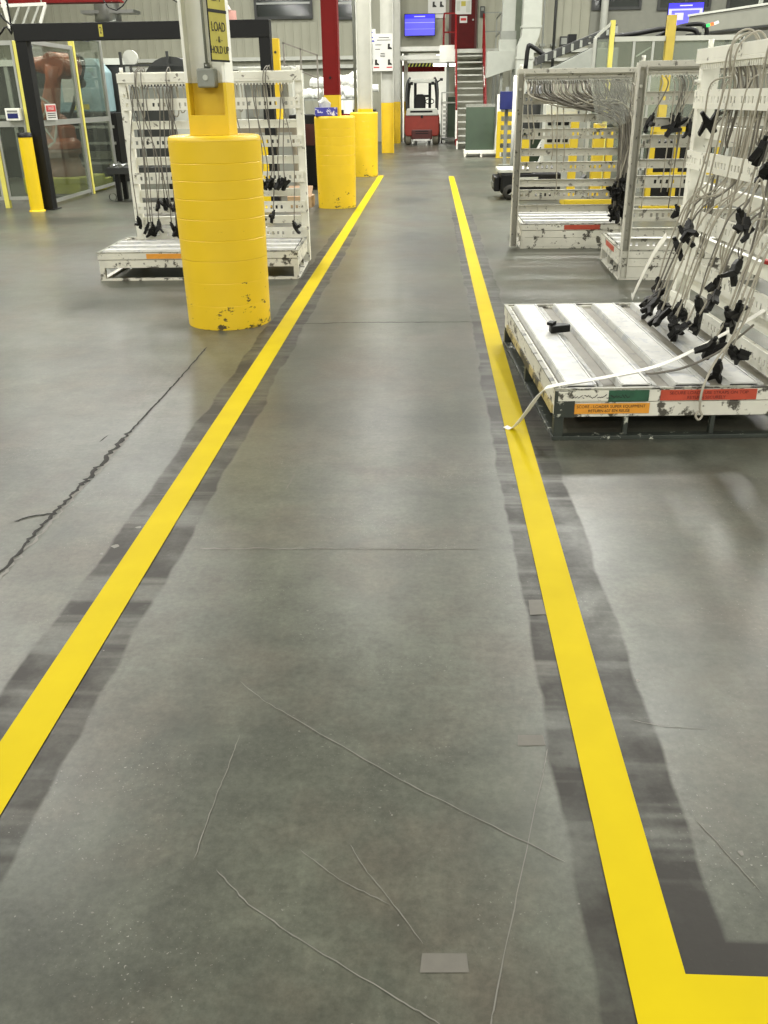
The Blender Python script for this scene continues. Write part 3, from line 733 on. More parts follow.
R2 = random.Random(8)
for i in range(50):
    s0 = .09+i*.0212; e = .13+R2.uniform(-.04, .07); zc = 1.22+R2.uniform(-.07, .08)+.10*(s0/1.2); y = .10+R2.uniform(0, .08)
    z1 = R2.uniform(.36, .75); k = (s0-e); q = R2.uniform(-.03, .03); q2 = R2.uniform(-.06, .06)
    P = [(s0, -.022, 1.632), (s0+q*.3, .03, 1.60), (s0+q-k*.04, y, 1.55-.06*k), (s0-k*.40+q2, y+.01, 1.42+q-.03*k), (e+k*.22+q, y+.02, zc+.09), (e, y+.02, zc-.02), (e-.02, y+.015, zc-.25), (.11+R2.uniform(-.04, .08), y+.03, z1)]
    P[1] = (s0+q*.3, .095, 1.60); P.insert(1, (s0, .0, 1.622)) if False else None
    cable(rack2, P, 'grey cable swept sideways in a bundle on the far right rack', 'swept cable bundle on the far right rack', .0075, i % 4, R2.choice(('cable', 'cabledark', 'cabledark')), (R2.uniform(-.4, .4), R2.uniform(-.4, .4), R2.uniform(-pi, pi)), 1.0)
for i, (s0, z1) in enumerate(((1.1, .95), (1.06, 1.05), (.86, .9), (.8, .55), (.74, .85), (.55, 1.25))):
    P = [(s0, -.022, 1.632), (s0, .10, 1.58), (s0+.02, .115, 1.4), (s0-.02, .115, z1+.12), (s0-.01, .12, z1)]
    cable(rack2, P, 'loose grey cable hanging straight down on the far right rack', 'straight cables on the far right rack', .006, None, 'cable')
R3 = random.Random(12)
for i in range(17):
    s0 = .62+R3.uniform(0, .5); s1 = s0+R3.uniform(-.02, .10); z1 = R3.choice((1.28, 1.2, .95, .75, .62, 1.33)); y = .13+R3.uniform(0, .03)
    P = [(s0, -.022, 1.632), (s0, .105, 1.58), ((s0*.7+s1*.3), y, 1.5), (s1, y, (1.4+z1)/2), (s1+.01, y, z1)]
    cable(rack3, P, ('grey cable with a black clip hanging on the rack beside the nearest rack' if i % 3 == 0 else 'thin grey cable without a clip on the rack beside the nearest rack'), 'clip cables on the middle right rack' if i % 3 == 0 else 'plain cables on the middle right rack', .005, i % 4 if i % 3 == 0 else None, R3.choice(('cable', 'cabledark')), (R3.uniform(-.5, .5), R3.uniform(-.5, .5), R3.uniform(-pi, pi)), 1.15)

# (stretch film) wrapped into the top of the far right rack
mb = MB(); nx, nz = 14, 8; vs = []
for j in range(nz):
    for i in range(nx):
        s = .12+.42*i/(nx-1)*(1-.25*j/(nz-1)); z = 1.64-.42*j/(nz-1)
        vs.append((s, .205+.018*sin(i*1.9+j*.6), z+.015*sin(i*1.1)))
mb.add(vs, [(j*nx+i, j*nx+i+1, (j+1)*nx+i+1, (j+1)*nx+i) for j in range(nz-1) for i in range(nx-1)], True)
o = mb.build('plastic_film', 'film'); o.matrix_world = rackmat(rack2); tag(o, 'creased clear plastic film hanging over the swept cables of the far right rack', 'plastic film')

# ------------------------------------------------------------------ straps and the loose clip
def strap(name, P, w, label, m='strap', side=(0, 0, 1)):
    Q = smooth_path(P, 6); vs = []; fs = []
    for i, p in enumerate(Q):
        d = (Q[min(i+1, len(Q)-1)]-Q[max(0, i-1)]).normalized(); s = d.cross(Vector(side))
        s = s.normalized()*w/2; nrm = s.cross(d).normalized()*.0015
        vs += [p+s+nrm, p-s+nrm, p-s-nrm, p+s-nrm]
    for i in range(len(Q)-1):
        for k in range(4):
            fs.append((4*i+k, 4*i+(k+1) % 4, 4*i+4+(k+1) % 4, 4*i+4+k))
    fs += [(3, 2, 1, 0), tuple(len(vs)-4+k for k in range(4))]
    o = MB().add(vs, fs).build(name, m); return tag(o, label, 'strap')
strap('strap', [(1.9, 4.5, .66), (1.66, 4.40, .55), (1.45, 4.36, .43), (1.17, 4.34, .285), (.85, 4.16, .268), (.60, 4.035, .266), (.535, 4.03, .235), (.47, 4.10, .10), (.42, 4.15, .012), (.385, 4.18, .008)], .034, 'white strap lying over the nearest pallet and down onto the yellow line')
strap('strap', [(1.475, 5.78, .70), (1.46, 5.92, .60), (1.50, 6.3, .42), (1.58, 6.9, .15), (1.64, 7.25, .012), (1.66, 7.38, .006)], .045, 'white strap running from the nearest rack post down to the floor behind it', 'strap', (1, 0, 0))
o = MB().prism([(-.05,0),(.045,-.012),(.055,.012),(.02,.05),(-.03,.045)], 0, .035, 'xy').prism([(-.045,.004),(.0,.03),(-.02,.055),(-.055,.03)], .035, .05, 'xy').build('loose_clip', 'clip', None, .004)
o.scale = (1.3, 1.3, 1.2); o.location = (.755, 5.06, .2665); o.rotation_euler = (0, 0, .5); tag(o, 'loose black clip lying between the slats of the nearest pallet', 'clip')
o = MB().lathe([(.02,0),(.10,.0),(.11,.03),(.06,.045),(.02,.02)], 24).build('red_ring', 'inkred'); o.scale = (.55, .3, .6); o.matrix_world = rackmat(nrack) @ Matrix.Translation((1.22, .07, .707)) @ Matrix.Diagonal((.55, .2, .5, 1)); tag(o, 'red ring lying on a cross beam of the nearest rack', 'ring')


# ------------------------------------------------------------------ robot cell on the left
arch = thing('light_curtain_arch', 'wide black gate arch standing in front of the robot cell', 'gate', (-4.1, 14.1, 0))
MB().box(-1.86, -1.70, -.09, .09, 0, 2.31).build('post', 'black', arch, .004)
MB().box(1.66, 1.82, -.09, .09, 0, 2.31).build('post', 'black', arch, .004)
MB().box(-1.86, 1.82, -.1, .1, 2.30, 2.52).build('header', 'black', arch, .004)
MB().box(-1.90, -1.66, -.14, .14, 0, .015).build('foot_plate', 'black', arch)
MB().box(1.66, 1.90, -.14, .14, 0, .015).build('foot_plate', 'black', arch)
lb = MB().box(-.615, -.56, -.105, -.1, 2.34, 2.49).build('yellow_marker', 'signyellow', arch)
text_part('number', '2', .12, 'ink', lb, (-.587, -.107, 2.415), (pi/2, 0, 0), .6)

def bollard(loc, w, h, label, cap='black'):
    t = thing('bollard', label, 'bollard', loc, 0, 'yellow bollards')
    MB().lathe([(w, 0), (w, h-.05)], 20).build('post', 'boll', t)
    if cap: MB().lathe([(w*1.04, h-.06), (w*1.04, h), (0, h+.012)], 20).build('cap', cap, t)
    MB().lathe([(w*1.2, 0), (w*1.2, .02), (w, .022)], 20).build('collar', 'boll', t)
    return t
bollard((-5.98, 13.84, 0), .10, 1.10, 'yellow bollard with a black cap before the left post of the black arch')
bollard((-2.46, 14.05, 0), .065, 1.03, 'slim yellow bollard seen through the rack behind the large guard', None)

def fence_run(p0, p1, h, posts, label, postmat, rails=(1.21,), frame='alu', base=.04):
    """clear guard fence from p0 to p1; posts = fractions with material"""
    t = thing('guard_fence', label, 'fence', (p0[0], p0[1], 0), math.atan2(p1[1]-p0[1], p1[0]-p0[0]))
    L = math.hypot(p1[0]-p0[0], p1[1]-p0[1])
    fr = [q for q, _, _ in posts]
    for q, pm, w in posts:
        MB().box(q*L-w/2, q*L+w/2, -w/2, w/2, 0, h).build('post', pm, t, .003)
    for a, b in zip(fr, fr[1:]):
        x0, x1 = a*L+.04, b*L-.04
        MB().box(x0, x1, -.02, .02, base, base+.05).box(x0, x1, -.02, .02, h-.06, h).box(x0, x0+.035, -.02, .02, base+.05, h-.06).box(x1-.035, x1, -.02, .02, base+.05, h-.06).build('panel_frame', frame, t)
        for z in rails: MB().box(x0+.035, x1-.035, -.022, .022, z-.04, z+.04).build('rail', frame, t)
        MB().box(x0+.035, x1-.035, -.003, .003, base+.05, h-.06).build('clear_panel', 'glass', t)
    return t
f1 = fence_run((-6.02, 14.45), (-6.08, 16.48), 2.36, ((0, 'alu', .05), (1, 'alu', .05)), 'clear panel fence bay in front of the large orange robot', 'alu')
f3 = fence_run((-6.085, 16.56), (-6.12, 18.1), 2.56, ((0, 'paleyellow', .08), (1, 'alu', .05)), 'clear panel fence bay beyond the pale yellow post, dark cabinet behind it', 'paleyellow')
f2 = fence_run((-6.1, 14.33), (-9.6, 14.33), 2.33, ((0, 'paleyellow', .06), (.155, 'paleyellow', .075), (.5, 'paleyellow', .075), (1, 'paleyellow', .06)), 'clear panel fence with pale yellow posts at the left edge', 'paleyellow', base=.12)
# kerb below the fence further on
tag(MB().box(-6.32, -6.2, 16.75, 18.1, 0, .17).build('floor_kerb', 'olive', None, .004), 'low olive yellow kerb at the foot of the dark cell cabinet', 'kerb')
# danger sign on the fence
s = thing('danger_sign', 'white sign with a red band fixed on the fence before the robot', 'sign', (-5.985, 14.98, 1.25), radians(91.5))
MB().box(-.23, .23, -.006, 0, 0, .23).build('plate', 'paper', s); MB().box(-.20, .20, -.009, -.006, .12, .21).build('red_band', 'inkred', s)
for z in (.09, .06, .03): MB().box(-.17, .17, -.009, -.006, z, z+.012).build('lettering', 'ink', s)
text_part('lettering', 'DANGER', .07, 'paper', s, (0, -.0095, .165), (pi/2, 0, 0), .9)
cbx = thing('control_box', 'small white control box with a dark blue display on the left fence', 'control box', (-6.27, 14.268, 1.26))
MB().box(-.11, .11, -.06, .04, 0, .17).build('housing', 'white', cbx, .006); MB().box(-.08, .08, -.064, -.06, .03, .10).build('display', 'blue', cbx)
MB().box(-.08, .08, -.063, -.06, .115, .14).build('label_strip', 'grey', cbx)

def robot(loc, rz, s, label, pose):
    t = thing('robot_arm', label, 'robot', loc, rz)
    t.scale = (s, s, s)
    MB().prism([(-.55,0),(.55,0),(.55,.28),(-.55,.28)], -.5, .5).build('pedestal', 'olive', t, .02)
    MB().lathe([(.42, .28), (.42, .36), (.34, .42), (.30, .62), (.36, .66), (.36, .74), (0, .74)], 28).build('base', 'rustbase', t)
    MB().lathe([(.37, .741), (.37, .86), (.26, .92)], 28).box(-.2, .2, -.30, .22, .8, 1.12).build('turntable', 'orange', t, .04)
    sh = Vector((.12, 0, 1.08)); el = Vector(pose[0]); wr = Vector(pose[1])
    MB().disc(sh, .25, 'y', 28, .56).build('shoulder', 'orange', t, .015)
    MB().disc(sh+Vector((0,-.31,0)), .13, 'y', 24, .10).build('motor', 'pink', t, .01)
    m = MB(); m.tube([sh+Vector((0,.17,0)), sh.lerp(el, .3)+Vector((-.03,.17,0)), sh.lerp(el, .75)+Vector((-.02,.17,0)), el+Vector((0,.17,0))], [.20, .17, .13, .16], 14)
    m.build('lower_arm', 'orange', t)
    MB().disc(el, .21, 'y', 24, .50).build('elbow', 'orange', t, .015)
    MB().disc(el+Vector((0,-.29,0)), .10, 'y', 20, .10).build('motor', 'steel', t, .01)
    d = (wr-el).normalized()
    MB().tube([el-d*.35, el-d*.05, el+d*.25, el.lerp(wr, .85), wr], [.15, .19, .15, .10, .10], 14).build('upper_arm', 'orange', t)
    MB().tube([wr, wr+d*.12], .085, 16).tube([wr+d*.12, wr+d*.14], .11, 16).build('wrist', 'steel', t)
    MB().tube(smooth_path([sh+Vector((-.2,-.3,.1)), sh+Vector((-.4,-.3,.5)), el+Vector((-.3,-.3,.1)), el+d*.3+Vector((0,-.25,.2))], 6), .035, 8).build('hose', 'black', t)
    return t
robot((-6.72, 17.0, 0), radians(172), 1.0, 'large orange robot arm behind the fence left of the pale yellow post', ((-.22, 0, 2.08), (.42, 0, 2.12)))
# gripper frame, a spoked grey wheel-like frame hanging before the robot
g = thing('gripper_frame', 'light grey spoked frame in front of the large orange robot', 'gripper', (-6.5, 15.75, 1.2), radians(30))
mb = MB()
for k in range(8):
    a = 2*pi*k/8; b = 2*pi*(k+1)/8
    mb.bar((.26*cos(a), 0, .42*sin(a)), (.26*cos(b), 0, .42*sin(b)), .03); mb.bar((0, 0, 0), (.26*cos(a), 0, .42*sin(a)), .025)
mb.build('spokes', 'lightgrey', g); MB().disc((0,0,0), .07, 'y', 16, .08).build('hub', 'grey', g); MB().bar((0, .02, -.02), (0, .02, -1.17), .06).build('stand', 'grey', g)
MB().box(-.2, .2, -.15, .2, -1.18, -1.15).build('base', 'dark', g)
# dark cell enclosure behind
e = thing('cell_enclosure', 'dark grey enclosure wall closing the robot cell at the back', 'machine', (-8.2, 20.4, 0))
MB().box(-3.4, 1.9, 0, .12, 0, 2.2).build('rear_panel', 'dark', e)
for x in (-3.4, -2.1, -.8, .5, 1.8): MB().box(x, x+.08, -.05, 0, 0, 2.35).build('post', 'grey', e)
MB().box(-3.4, 1.9, -.06, 0, 2.2, 2.32).build('top_rail', 'lightgrey', e); MB().box(-3.4, 1.9, -.06, 0, 1.2, 1.27).build('mid_rail', 'grey', e)
c = thing('dark_cabinet', 'tall dark cabinet with glossy shelves right of the pale yellow fence post', 'cabinet', (-6.75, 18.9, 0))
MB().box(-.42, .5, 0, .7, 0, 1.3).build('body', 'black', c, .01)
for z in (.35, .72, 1.02): MB().box(-.36, .44, -.03, 0, z, z+.05).build('shelf_edge', 'grey', c)
MB().box(-.3, .38, -.035, -.03, 1.12, 1.2).build('name_plate', 'lightgrey', c)
MB().box(-.2, .3, -.02, 0, .45, .6).build('window', 'steel', c)
c = thing('blue_machine', 'pale blue machine housing above the dark cabinet', 'machine', (-7.2, 19.3, 0))
MB().prism([(-.55,1.31),(.55,1.31),(.55,2.05),(.35,2.3),(-.55,2.3)], .45, .9).build('housing', 'teal', c, .02)
MB().box(-.5, .5, .1, .8, 0, 1.31).build('stand', 'dark', c); MB().box(-.2, .12, -.012, 0, 1.5, 1.95).build('hatch', 'lightgrey', c); MB().box(-.05, .3, -.02, 0, 1.36, 1.46).build('marker', 'signyellow', c)
MB().disc((.2,-.02,1.85), .1, 'y', 20, .05).build('gauge', 'dark', c)
# grey press behind the left rack
c = thing('grey_press', 'grey machine with a curved hood standing behind the left rack', 'machine', (-5.2, 18.6, 0))
MB().box(-.5, .9, 0, .9, 0, 1.75).build('body', 'grey', c, .02)
mb = MB(); mb.prism([(-.35+.62*(1-cos(a))/1.0*.9, 1.75+.52*sin(a)) for a in [pi*k/12 for k in range(13)]], .05, .85).build('hood', 'dark', c)
for z in (1.9, 2.12): MB().bar((-.7, -.05, z), (1.3, -.05, z), .035).build('rail', 'dark', c)
for x in (-.7, .2, 1.3): MB().bar((x, -.05, 0), (x, -.05, 2.35), .045).build('rail_post', 'dark', c)
MB().box(-.42, .1, -.02, 0, .5, 1.5).build('door', 'dark', c); MB().box(.2, .8, -.02, 0, .5, 1.5).build('door', 'lightgrey', c)
MB().disc((-.55, .1, 2.25), .14, 'y', 20, .1).build('pulley', 'lightgrey', c)
c = thing('dark_conveyor', 'low dark conveyor crossing behind the left rack', 'conveyor', (-4.2, 15.2, 0))
MB().box(-1.1, 1.0, 0, .5, .42, .52).build('bed', 'dark', c)
for x in (-1.0, -.1, .85): MB().box(x, x+.07, .05, .12, 0, .42).build('leg', 'black', c); MB().box(x, x+.07, .38, .45, 0, .42).build('leg', 'black', c)
mb = MB()
for k in range(14): mb.tube([(-1.02+.15*k, .03, .54), (-1.02+.15*k, .47, .54)], .03, 10)
mb.build('rollers', 'steel', c)
MB().lathe([(.06, -.02), (.06, .02)], 16, mx=Matrix.Rotation(pi/2, 4, 'X')).build('wheel', 'black', c, 0, (-1.06, .02, .065))
# tall pale cabinet and machine behind the right half of the left rack
c = thing('pale_cabinet', 'tall pale glazed cabinet behind the right half of the left rack', 'cabinet', (-2.95, 17.2, 0))
MB().box(-.45, .5, 0, .8, 0, 2.02).build('body', 'lightgrey', c, .01); MB().box(-.36, .0, -.015, 0, 1.2, 1.9).build('window', 'steel', c); MB().box(.06, .42, -.015, 0, 1.2, 1.9).build('window', 'steel', c)
MB().box(-.36, .0, -.015, 0, .2, 1.1).build('door', 'grey', c); MB().box(.06, .42, -.015, 0, .2, 1.1).build('door', 'grey', c)
c = thing('brown_machine', 'grey brown machine cabinet low behind the left rack', 'machine', (-2.95, 15.9, 0))
MB().box(-.5, .7, 0, .7, 0, 1.15).build('body', mat('grey_brown_paint', '#77705F', .5), c, .02)
for x in (-.42, .02, .4): MB().box(x, x+.24, -.015, 0, .15, 1.0).build('door', 'grey', c, .004)
MB().box(-.5, .7, -.01, .7, 1.15, 1.19).build('top', 'lightgrey', c)
c = thing('yellow_post', 'yellow upright post beside the right leg of the black arch', 'post', (-2.55, 16.2, 0))
MB().box(-.06, .06, -.06, .06, 0, 2.4).build('post', 'yellow', c, .004); MB().box(-.12, .12, -.12, .12, 0, .02).build('foot_plate', 'yellow', c); MB().disc((0, -.065, 2.2), .02, 'y', 10, .01).build('bolt', 'dark', c)
c = thing('dark_machine', 'black machine between the left rack and the tissue box guard', 'machine', (-2.15, 16.9, 0))
MB().box(-.35, .22, 0, .8, .05, 1.25).build('body', 'black', c, .02); MB().box(-.3, .18, -.015, 0, .75, 1.1).build('panel', 'darkred', c); MB().box(-.35, .22, .05, .75, 0, .05).build('plinth', 'dark', c)
# hand rail stairs at mid distance
h = thing('hand_rail', 'thin brown hand rail sloping down behind the left rack', 'hand rail', (-3.2, 21.6, 0))
MB().bar((-.05, 0, 2.62), (.72, 0, 2.36), .03).build('top_rail', 'cabledark', h); MB().bar((-.05, 0, 2.2), (.72, 0, 1.9), .025).build('mid_rail', 'cabledark', h)
for x, z in ((-.03, 2.62), (.34, 2.5), (.7, 2.37)): MB().bar((x, 0, 0), (x, 0, z), .03).build('post', 'cabledark', h)
# shiny wrapped rolls on a shelf
sh = thing('roll_shelf', 'grey steel shelf carrying white wrapped rolls behind the red column', 'shelf', (-2.2, 22.4, 0))
for z in (.8, 1.5): MB().box(-.85, .72, 0, .7, z-.04, z).build('shelf_board', 'grey', sh)
for x in (-.85, -.06, .68):
    for y in (0, .66): MB().box(x, x+.04, y, y+.04, 0, 2.1).build('upright', 'lightgrey', sh)
Rr = random.Random(31)
for k, (x, z, rr) in enumerate(((-.6,1.5,.12),(-.1,1.5,.13),(.38,1.5,.12),(-.38,1.76,.11),(.15,1.77,.12),(.52,1.74,.1),(-.45,.8,.2),(.3,.8,.18))):
    mb = MB(); prof = []
    cpts = [(x-.22+.055*i, .3+Rr.uniform(-.02, .02), z+rr*.9+Rr.uniform(-.02, .02)) for i in range(9)]
    mb.tube(smooth_path(cpts, 3), [rr*(.55 if q in (0, 24) else .9)*Rr.uniform(.82, 1.06) for q in range(25)], 12)
    o = mb.build('wrapped_roll', 'wrap'); o.location = (-2.2, 22.4, .0); tag(o, 'shiny white wrapped roll on the grey shelf behind the red column', 'roll', 'white wrapped rolls')
# white insulated ducts between the columns
d = thing('insulated_duct', 'curved white insulated duct between the third guard column and the notice board column', 'duct', (-1.95, 27.0, 0))
MB().tube(smooth_path([(0, 0, 0), (0, 0, 1.2), (.03, 0, 1.55), (.22, 0, 1.72), (.5, 0, 1.75)], 6), .10, 14).build('pipe', 'wrap', d)
MB().tube([(0,0,0), (0,0,.06)], .16, 16).build('flange', 'grey', d)
d = thing('insulated_duct', 'second white insulated duct arching just behind the third guard column', 'duct', (-2.15, 25.2, 0))
MB().tube(smooth_path([(0, 0, 0), (0, 0, 1.5), (.05, 0, 1.9), (.3, 0, 2.05), (.62, 0, 2.0)], 6), .12, 14).build('pipe', 'wrap', d)
MB().tube([(0,0,0), (0,0,.06)], .18, 16).build('flange', 'grey', d)
c = thing('mixing_machine', 'dark machine with pale fittings between the red and white columns', 'machine', (-2.55, 28.4, 0))
MB().box(-.6, .9, 0, 1.0, 0, 1.2).build('body', 'dark', c, .02); MB().box(-.5, .2, -.02, 0, .4, 1.0).build('panel', 'lightgrey', c); MB().lathe([(.3,1.2),(.36,1.5),(.3,1.95),(.12,2.1)], 20).build('tank', 'wrap', c)
MB().box(.3, .8, -.02, 0, .3, 1.0).build('door', 'grey', c); MB().tube([(.55, .3, 1.2), (.55, .3, 1.9), (.2, .3, 1.95)], .07, 12).build('pipe', 'wrap', c)
b = thing('red_barrier', 'low red and white barrier rail between the guards', 'barrier', (-1.95, 21.4, 0))
for z in (.95, 1.12): MB().box(-.3, .42, 0, .05, z, z+.07).build('rail', 'red', b)
for x in (-.28, .05, .36): MB().box(x, x+.05, .05, .1, 0, 1.22).build('post', 'white', b)
# ceiling-side things at the upper left
tr = thing('pipe_rack', 'white sloping ladder frame hanging high at the far left', 'frame', (-9.8, 24, 3.25))
mb = MB(); mb.bar((-.55, 0, .55), (-.45, 0, -.1), .09).bar((-.6, 0, .38), (.5, 0, .4), .07).bar((.5, 0, .4), (.3, 0, .0), .06); mb.build('frame', 'white', tr)
for x in (-.2, .05, .28): MB().bar((x-.22, 0, -.08), (x+.06, 0, .38), .05).build('rung', 'lightgrey', tr)
for x in (-.5, .4): MB().bar((x, 0, .4), (x, 0, 5.35), .025).build('hanger', 'grey', tr)
tag(MB().box(-16, -7.6, 24.4, 24.6, 3.74, 3.95).box(-16, -7.6, 24.3, 24.7, 3.70, 3.74).build('crane_beam', 'red'), 'red overhead crane beam at the upper left edge', 'beam')
d = thing('ventilation_duct', 'shiny crumpled ventilation duct high over the black arch', 'duct', (-8.9, 27, 3.35))
MB().tube([(0, 0, 0), (.12, 0, .2), (.1, 0, .7), (.2, 0, 1.4), (.2, 0, 5.2)], [.3, .36, .33, .36, .36], 18).build('duct', 'steel', d)
MB().box(-.5, .9, -.3, .3, .0, .10).build('mouth', 'steel', d)
MB().box(-.52, .92, -.32, .32, .30, .38).build('flange', 'steel', d)
l = thing('hanging_lamp', 'bright white reflector lamp hanging behind the nearest column', 'lamp', (-4.3, 20.2, 3.15))
MB().lathe([(.05,.3),(.09,.26),(.26,.0),(.25,-.01),(.08,.24)], 24).build('reflector', 'wrap', l); MB().tube([(0,0,.28),(0,0,5.4)], .02, 8).build('stem', 'dark', l); MB().box(-.03, .35, -.05, .05, -.35, -.02).build('tag_board', 'pink', l)
MB().lathe([(.0,-.06),(.07,-.03),(.09,.05),(.05,.12)], 16).build('bulb', 'lamp', l)
for P, lab in (([(-6.6, 14.3, 8.6), (-6.32, 14.3, 3.2), (-6.25, 14.3, 2.7), (-6.05, 14.25, 2.5), (-5.95, 14.2, 2.45)], 'black cable running down to the left post of the black arch'),
               ([(-9.6, 15, 2.0), (-7.4, 14.5, 2.1), (-6.7, 14.4, 2.25), (-6.25, 14.4, 2.5), (-6.15, 14.4, 3.0), (-6.4, 14.4, 8.6)], 'black cable drooping towards the left edge by the arch'),
               ([(-8.6, 22, 8.6), (-7.3, 22, 3.65), (-6.4, 22, 3.75), (-5.8, 22, 3.55), (-4.9, 22, 3.75), (-4.2, 22, 8.6)], 'thin black cable sagging in waves above the black arch')):
    tag(MB().tube(smooth_path(P, 6), .014, 6).build('overhead_cable', 'black'), lab, 'cable')

# ------------------------------------------------------------------ platform, stairs and door at the far end
SX0, SX1, SY0, SY1, SZ = .82, 1.74, 30.3, 33.3, 2.95
st = thing('stairs', 'grey steel stairs with red hand rails up to the red door', 'stairs', (0, 0, 0))
NS = 14
for k in range(NS):
    z = SZ*(k+1)/(NS+1); y = SY0+(SY1-SY0)*k/NS
    MB().box(SX0+.04, SX1-.04, y, y+.26, z-.045, z).build('tread', 'lightgrey', st, .004)
for x in (SX0, SX1-.03):
    MB().prism([(SY0-.05,0),(SY0+.28,0),(SY1+.05,SZ-.1),(SY1+.05,SZ+.08),(SY0-.05,.22)], x, x+.03, 'yz').build('stringer', 'red', st)
    MB().box(x-.006, x+.04, SY0-.06, SY0-.04, 0, .24).build('stringer_end', 'white', st)
for x in (SX0-.02, SX1-.02):
    MB().bar((x, SY0, 1.15), (x, SY1, SZ+1.0), .05).build('hand_rail', 'red', st)
    MB().bar((x, SY0, .68), (x, SY1, SZ+.53), .035).build('hand_rail', 'red', st)
    for k in (0, .5, 1):
        y = SY0+(SY1-SY0)*k; MB().bar((x, y, .1+(SZ-.1)*k), (x, y, 1.15+(SZ-.15)*k), .05).build('rail_post', 'red', st)
    MB().bar((x, SY0-.004, .3), (x, SY0-.004, 1.12), .054).build('white_sleeve', 'white', st)
    MB().bar((x, SY0+1.0, 1.80), (x, SY0+1.9, 2.36), .056).build('white_sleeve', 'white', st)
ld = thing('landing', 'steel landing platform under the red door', 'platform', (0, 0, 0))
MB().box(.42, 2.35, SY1+.06, YB-.22, SZ-.12, SZ).build('deck', 'lightgrey', ld)
MB().box(.28, .80, SY1+.05, SY1+.09, SZ-.38, SZ+.12).build('kick_panel', 'white', ld)
for x in (.55, 2.2):
    MB().box(x, x+.1, YB-.6, YB-.5, 0, SZ-.12).build('leg', 'grey', ld)
    if x > 1: MB().box(x, x+.1, SY1+.1, SY1+.2, 0, SZ-.12).build('leg', 'grey', ld)
for x, y0 in ((.42, SY1+.1), (2.3, SY1+.1)):
    m = 'red' if x < 1 else 'grey'
    for z in (.5, 1.05): MB().bar((x, y0, SZ+z), (x, YB-.3, SZ+z), .045).build('guard_rail', m, ld)
    for y in (y0, YB-.3): MB().bar((x, y, SZ), (x, y, SZ+1.05), .045).build('guard_post', m, ld)
for z in (.5, 1.05): MB().bar((.42, SY1+.1, SZ+z), (.78, SY1+.1, SZ+z), .045).build('guard_rail', 'red', ld)
for z in (.5, 1.05): MB().bar((1.76, SY1+.1, SZ+z), (2.3, SY1+.1, SZ+z-.0), .035).build('guard_rail', 'grey', ld)
dr = MB().box(.62, 1.62, YB-.11, YB-.036, SZ, SZ+2.15).build('door_1', 'darkred'); struct(dr, 'red steel door at the top of the stairs', 'door')
def ds(name, x0, x1, z0, z1, m, y=.018, yb=-.11):
    o = MB().box(x0, x1, YB+yb-y, YB+yb, SZ+z0, SZ+z1).build(name, m, dr); o['kind'] = 'structure'; return o
ds('door_leaf', .70, 1.54, .01, 2.07, mat('door_red', '#4A0705', .55, spec=.2))
ds('notice', .84, 1.40, 1.2, 1.7, 'paper', .024); ds('notice', 1.0, 1.26, .93, 1.14, 'paper', .024)
ds('notice_print', 1.04, 1.2, 1.45, 1.6, 'signyellow', .028); ds('notice_print', 1.22, 1.36, 1.25, 1.6, 'lightgrey', .028)
ds('notice_print', 1.03, 1.23, 1.0, 1.08, 'inkred', .028); ds('notice_print', .88, 1.0, 1.3, 1.6, 'lightgrey', .028)
o = MB().tube([(1.47, YB-.19, SZ+1.02), (1.47, YB-.13, SZ+1.02)], .03, 12).build('door_knob', 'steel', dr); o['kind'] = 'structure'
k = thing('key_pad', 'dark key pad on the siding right of the red door', 'key pad', (1.8, YB-.096, 4.05))
MB().box(-.08, .08, 0, .06, 0, .34).build('housing', 'dark', k, .01); MB().box(-.05, .05, -.01, 0, .2, .3).build('display', 'grey', k)
p = thing('wall_poster', 'white poster hung above the guard rail left of the red door', 'poster', (.2, YB-.06, 4.05))
MB().box(-.33, .3, 0, .02, 0, .6).build('sheet', 'paper', p)
MB().prism(boot(-.12, .42, .18), -.004, -.001).build('picture', 'ink', p); MB().prism(boot(.14, .42, .18), -.004, -.001).build('picture', 'ink', p); MB().box(-.25, .22, -.004, -.001, .12, .14).build('caption', 'ink', p)

def monitor(loc, rz, w, h, label, rows, stand=None):
    t = thing('monitor', label, 'screen', loc, rz, None)
    MB().box(-w/2-.02, w/2+.02, 0, .07, -.02, h+.02).build('housing', 'black', t, .006)
    MB().box(-w/2, w/2, -.004, 0, 0, h*.8).build('display', 'screen', t); MB().box(-w/2, w/2, -.004, 0, h*.8, h).build('title_bar', 'screenhead', t)
    MB().box(-w*.18, w*.18, -.006, -.004, h*.87, h*.92).build('title_text', 'screenlight', t)
    for a, b, z0, z1 in rows: MB().box(a*w, b*w, -.006, -.004, z0*h, z1*h).build('screen_row', 'screenlight', t)
    return t
m = monitor((-.42, YB-.32, 3.5), radians(0), 1.06, .66, 'blue violet wall screen left of the red door', [(-.5, .5, .60, .62), (-.5, .5, .30, .31)])
MB().bar((0, .07, .3), (0, .318, .3), .1).build('wall_bracket', 'dark', m)
m = monitor((6.2, 25, 2.98), radians(-8), .82, .52, 'blue screen hung at the upper right behind the robot cell', [(-.48, .48, .70, .76), (-.48, -.40, .1, .7), (.40, .48, .1, .7), (-.3, -.05, .3, .6)])
MB().bar((0, .1, .45), (0, .1, 5.6), .05).build('ceiling_rod', 'dark', m)

